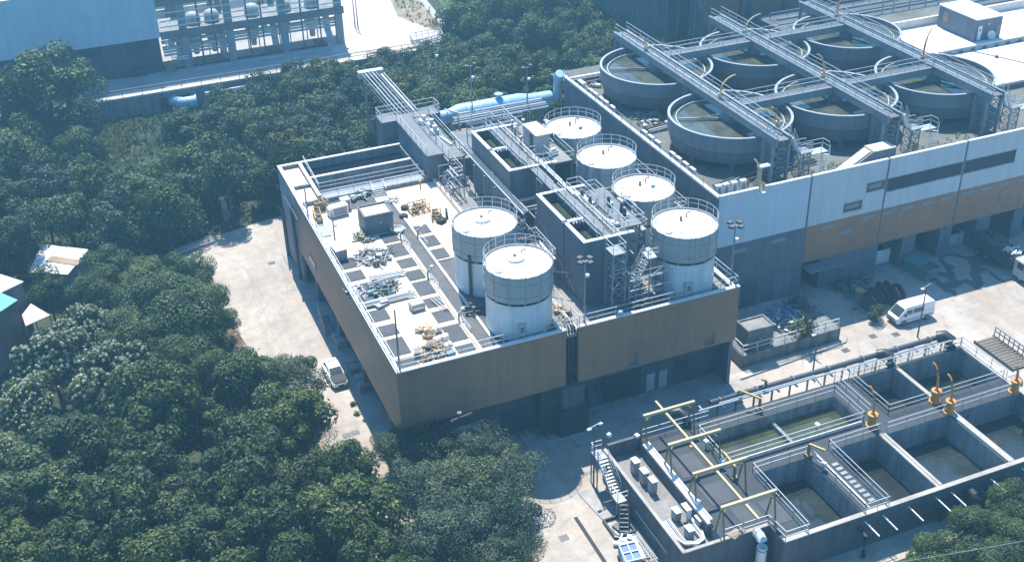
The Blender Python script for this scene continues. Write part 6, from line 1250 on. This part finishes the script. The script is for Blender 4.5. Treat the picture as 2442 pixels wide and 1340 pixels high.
for x,y,r,l in ((370,985,112,'broad dark tree right behind the gap in the lower left canopy'),(178,1055,96,'dark tree below the frontmost flowering tree'),(90,1170,102,'dark tree near the left frame edge, second up from the corner'),(342,1125,96,'dark tree in the middle of the lower left canopy'),(606,1070,96,'tree right of the dark canopy gap'),(552,1165,106,'broad tree below the dark canopy gap'),(697,995,88,'tree bordering the yard lane below the saloon'),(580,905,72,'smaller tree between the yard and the canopy, left of the grey shrub tree'),(285,1225,110,'broad tree in the bottom canopy, left of centre'),(478,1268,98,'tree in the bottom canopy below the dark gap'),(632,1250,102,'tree in the bottom canopy left of the deep shadow pocket'),(829,1135,78,'tree at the yard lane end beside the feathery trees'),(832,1232,106,'big tree at the bottom between canopy and feathery trees'),(28,1300,86,'tree in the very bottom left corner of the scene'),(190,1320,88,'tree touching the bottom edge near the left corner'),(385,1340,90,'tree touching the bottom edge below the middle canopy'),(735,1170,72,'small tree in the hollow left of the yard lane end'),(560,1350,85,'tree touching the bottom edge left of the shadow pocket'),(700,1345,80,'tree at the bottom edge inside the shadow pocket'),(900,1340,90,'tree at the bottom edge under the feathery trees'),(250,960,70,'shaded tree tucked below the flowering trees'),(470,1010,60,'low tree beside the dark gap in the canopy'),(440,1195,85,'tree between the bottom canopy and the dark gap')):
    plant_px('broad',x,y,r,l,G1)
G2='pale flowering trees at the left'
for x,y,r,l in ((212,790,70,'flowering tree beside the pale awning, rearmost'),(122,862,84,'flowering tree in front of the left houses'),(268,900,96,'broad flowering tree nearest the yard'),(62,965,76,'flowering tree at the left frame edge'),(15,1085,60,'lowest flowering tree, at the left frame edge above the corner')):
    plant_px('flower',x,y,r,l,G2)
G3='soft rounded trees along the left yard'
for x,y,r,l in ((252,640,66,'rounded tree right of the tin roofed shack'),(412,664,60,'rounded tree at the far corner of the left yard'),(340,668,66,'rounded tree behind the yard corner trees'),(470,655,46,'upright rounded tree jutting over the yard edge'),(372,715,80,'rounded tree in the middle of the strip beside the yard'),(472,715,58,'rounded tree leaning over the concrete yard'),(455,768,84,'broad rounded tree beside the brushwood rack'),(312,805,78,'rounded tree right of the flowering trees'),(528,770,40,'small dark spiky tree at the yard edge above the brushwood'),(445,846,64,'rounded tree below the brushwood rack'),(225,705,56,'rounded tree in front of the tin shack'),(112,690,50,'rounded tree between the shack and the white roofed house'),(415,880,64,'greyish rounded tree below the strip beside the yard'),(500,820,40,'small rounded tree at the brushwood rack'),(330,745,60,'rounded tree shading the gap by the flowering tree'),(500,890,60,'rounded tree between the yard and the dark canopy')):
    plant_px('mound',x,y,r,l,G3)
G4='loose grey feathery trees'
for x,y,r,l in ((700,905,74,'grey feathery tree beside the white saloon'),(640,890,50,'small grey feathery tree left of the saloon'),(978,1055,62,'feathery tree at the brown building corner'),(1050,1070,70,'feathery tree in front of the brown front wall'),(1148,1082,80,'feathery tree below the roller door'),(1205,1130,74,'feathery tree at the road edge'),(1105,1160,94,'broad feathery tree in the middle of the front clump'),(1018,1172,88,'feathery tree at the left of the front clump'),(1188,1230,86,'feathery tree beside the sunlit foreground yard'),(1078,1272,108,'largest feathery tree near the bottom edge'),(990,1305,88,'feathery tree at the bottom beside the dark canopy'),(925,1065,42,'slim feathery tree at the pavement corner'),(1230,1300,60,'feathery tree at the bottom edge by the drain yard'),(1150,1335,80,'feathery tree touching the bottom edge')):
    plant_px('feather',x,y,r,l,G4,.9)
G5='trees in the lower right corner'
for x,y,r,l in ((2235,1322,58,'small corner tree left of the overhead cable'),(2405,1195,58,'corner tree against the blue frame'),(2330,1250,66,'corner tree in front of the black drain pipes'),(2425,1285,70,'corner tree at the right frame edge'),(2370,1340,70,'corner tree at the bottom edge')):
    plant_px('mound',x,y,r,l,G5,.62)
plant_px('shrub',1913,782,26,'slim plant growing from the kerb beside the railed platform','shrubs near the platform',1.5,'shrub','shrub'); plant_px('shrub',2090,748,24,'yellow green bush beside the minivan','shrubs near the platform',.9,'shrub','shrub')
for x,y,l in ((820,742,'thin weed clump on the kerb left of the loading steps'),(842,962,'weed clump at the kerb below the saloon'),(850,985,'weed clump at the kerb nearest the corner trees')): plant_px('shrub',x,y,9,l,'kerb weeds',.5,'weed_clump','weeds')
# big explicit trees in front of the far left plant
G6='woodland trees at the upper left'
for x,y,r,k,l in ((190,190,52,'wood_mid','shorter tree beside the tall one in front of the far blue wall'),(105,200,100,'wood_mid','tall tree standing in front of the far blue wall'),(45,260,70,'wood_blue','tall tree at the left edge below the far blue wall'),(195,275,50,'wood_blue','slim tree beside the olive clearing, under the terrace')): plant_px(k,x,y,r,l,G6,1.1)
# woods, sampled over the slope between terrace, yard and plant
def inside(p,poly):
    c=False; n=len(poly)
    for i in range(n):
        (x1,y1),(x2,y2)=poly[i],poly[i-1]
        if (y1>p[1])!=(y2>p[1]) and p[0]<(x2-x1)*(p[1]-y1)/(y2-y1)+x1: c=not c
    return c
clear=P2('t0',((745,700),(1060,680),(990,800),(870,1090),(660,1110),(710,850)),0)
ZON=(('left wood',[(-24,120),(7.3,128.5),(9.8,133.2),(21,136.4),(34,137),(34,176),(-26,176)],'in the wood between left yard and far terrace',3.9),
     ('middle wood',[(34,137),(62,137.5),(62,176.5),(34,176)],'in the wood behind the tank building and blue pipe',3.9),
     ('right wood',[(62,136.5),(86,138),(86,150),(100,152),(112,184),(68,189),(62,181)],'in the wood behind the clarifiers, below the lawn',4.2))
placed=[]; nn=0
for zn,poly,ph,sp in ZON:
    xs_=[p[0] for p in poly]; ys__=[p[1] for p in poly]; tries=0
    while tries<2600 and nn<285:
        tries+=1; p=(tr_.uniform(min(xs_),max(xs_)),tr_.uniform(min(ys__),max(ys__)))
        if not inside(p,poly) or inside(p,clear): continue
        if any((p[0]-q[0])**2+(p[1]-q[1])**2<sp*sp for q in placed): continue
        R=tr_.uniform(2.3,3.7); H=tr_.uniform(6.2,9.6)
        if 35<p[0]<41.5: H=min(H,8.5)
        if p[1]>165 and p[0]<62: H=min(H,5.2); R=min(R,2.7)
        tx,ty=proj((p[0],p[1],H)); bx,by=proj((p[0],p[1],H*.55))
        if not (-140<bx<2500 and -80<by<1000): continue
        if zn=='left wood':
            if tx>190 and ty<246-.155*(tx-250)-(26 if tx>600 else 0): continue
            if 380<bx+35 and bx-35<465 and ty<262 and by>190: continue
            rp_=R*1.1*FOC/depth(Vector((p[0],p[1],H*.6)))
            if bx+rp_>258 and bx-rp_<362 and by+rp_>240 and by-rp_<392: continue
            if 440<bx<575 and 455<by<610: continue
            if 85<bx+20 and bx-40<225 and 560<by<690: continue
            if bx<170 and by>600: continue
            if inside(at('p',tx,ty,0)[:2],clear) and tr_.random()<.75: continue
        k=tr_.choices(('wood_dark','wood_mid','wood_blue','wood_olive'),(3,4,4,1 if zn!='middle wood' else 2))[0]
        plant(k,p[0],p[1],0,R,H,KINDS[k][0]+' '+ph,zn+' trees'); placed.append(p); nn+=1
for k in range(26):
    x,y=72+(k%9)*5.2+tr_.uniform(-1,1),193+(k//9)*9.5+tr_.uniform(-1.5,1.5)
    plant('wood_mid' if k%3 else 'wood_olive',x,y,3,tr_.uniform(1.1,1.8),tr_.uniform(3.4,5),('young green tree' if k%3 else 'young olive tree')+' planted on the lawn beyond the wood','young trees on the lawn')
# undergrowth and grass
def tufts(name,label,polys,n,size,mat,z=0.,seed=4):
    r=random.Random(seed); v=[];f=[];tt=[]
    for poly in polys:
        xs_=[p[0] for p in poly]; ys__=[p[1] for p in poly]; c=0
        while c<n:
            p=(r.uniform(min(xs_),max(xs_)),r.uniform(min(ys__),max(ys__)))
            if not inside(p,poly): continue
            c+=1; s=size*r.uniform(.5,1.4)
            for j in range(5):
                a=r.random()*2*PI; l=s*r.uniform(.7,1.2); o=(p[0]+r.uniform(-s,s)*.6,p[1]+r.uniform(-s,s)*.6); k=len(v)
                v+=[(o[0],o[1],z+.02),(o[0]+.5*l*math.cos(a+.5),o[1]+.5*l*math.sin(a+.5),z+l*.5),(o[0]+l*math.cos(a)*.8,o[1]+l*math.sin(a)*.8,z+l*.75),(o[0]+.5*l*math.cos(a-.5),o[1]+.5*l*math.sin(a-.5),z+l*.45)]; f.append((k,k+1,k+2,k+3)); tt.append(r.random())
    me=D.meshes.new(name); me.from_pydata(v,[],f); me.materials.append(M[mat]); at_=me.attributes.new('tint','FLOAT','FACE'); at_.data.foreach_set('value',tt)
    o=D.objects.new(name,me); COL.objects.link(o); return tag(o,label,'undergrowth',kind='stuff')
tufts('undergrowth','dark undergrowth covering the woodland floor',[z[1] for z in ZON],2600,.8,'leaf_dark')
tufts('meadow_grass','olive grass of the small clearing in the left wood',[clear],1500,.45,'grass_blade')
tufts('lawn_grass','short grass on the far lawn',[[(67,190),(118,193),(126,240),(72,240)]],2500,.4,'grass_blade',3.02)
tufts('bank_scrub','dry scrub on the bank beside the far yard',[[(59.6,192),(62.4,185),(63.4,188),(65,204),(69,222),(63,222),(60.4,206)]],140,.5,'grass_blade',3.02)
tufts('yard_edge_undergrowth','low undergrowth beneath the trees beside the left yard',[[(-22,60),(14,60),(14,95),(11,104),(10,120),(7,127),(-22,122)],[(14,46),(26,46),(27,58),(20,64),(15,62)]],1500,.6,'leaf_dark')

# ================================================================== HAZE
hz=MB().box(-259,479,-109,429,-1.0,74).build('haze','rail'); tag(hz,kind='stuff')
hm=D.materials.new('haze'); hm.use_nodes=True; t=hm.node_tree; t.nodes.remove(t.nodes['Principled BSDF']); pv_=t.nodes.new('ShaderNodeVolumePrincipled')
pv_.inputs['Color'].default_value=(.30,.66,.92,1); pv_.inputs['Density'].default_value=.0009; pv_.inputs['Anisotropy'].default_value=.2
t.links.new(pv_.outputs[0],t.nodes['Material Output'].inputs['Volume']); hz.data.materials.clear(); hz.data.materials.append(hm)
c_=scene.cycles; c_.max_bounces=6; c_.diffuse_bounces=3; c_.glossy_bounces=2; c_.transmission_bounces=2; c_.volume_bounces=0; c_.caustics_reflective=False; c_.caustics_refractive=False
try: c_.use_denoising=True
except Exception: pass
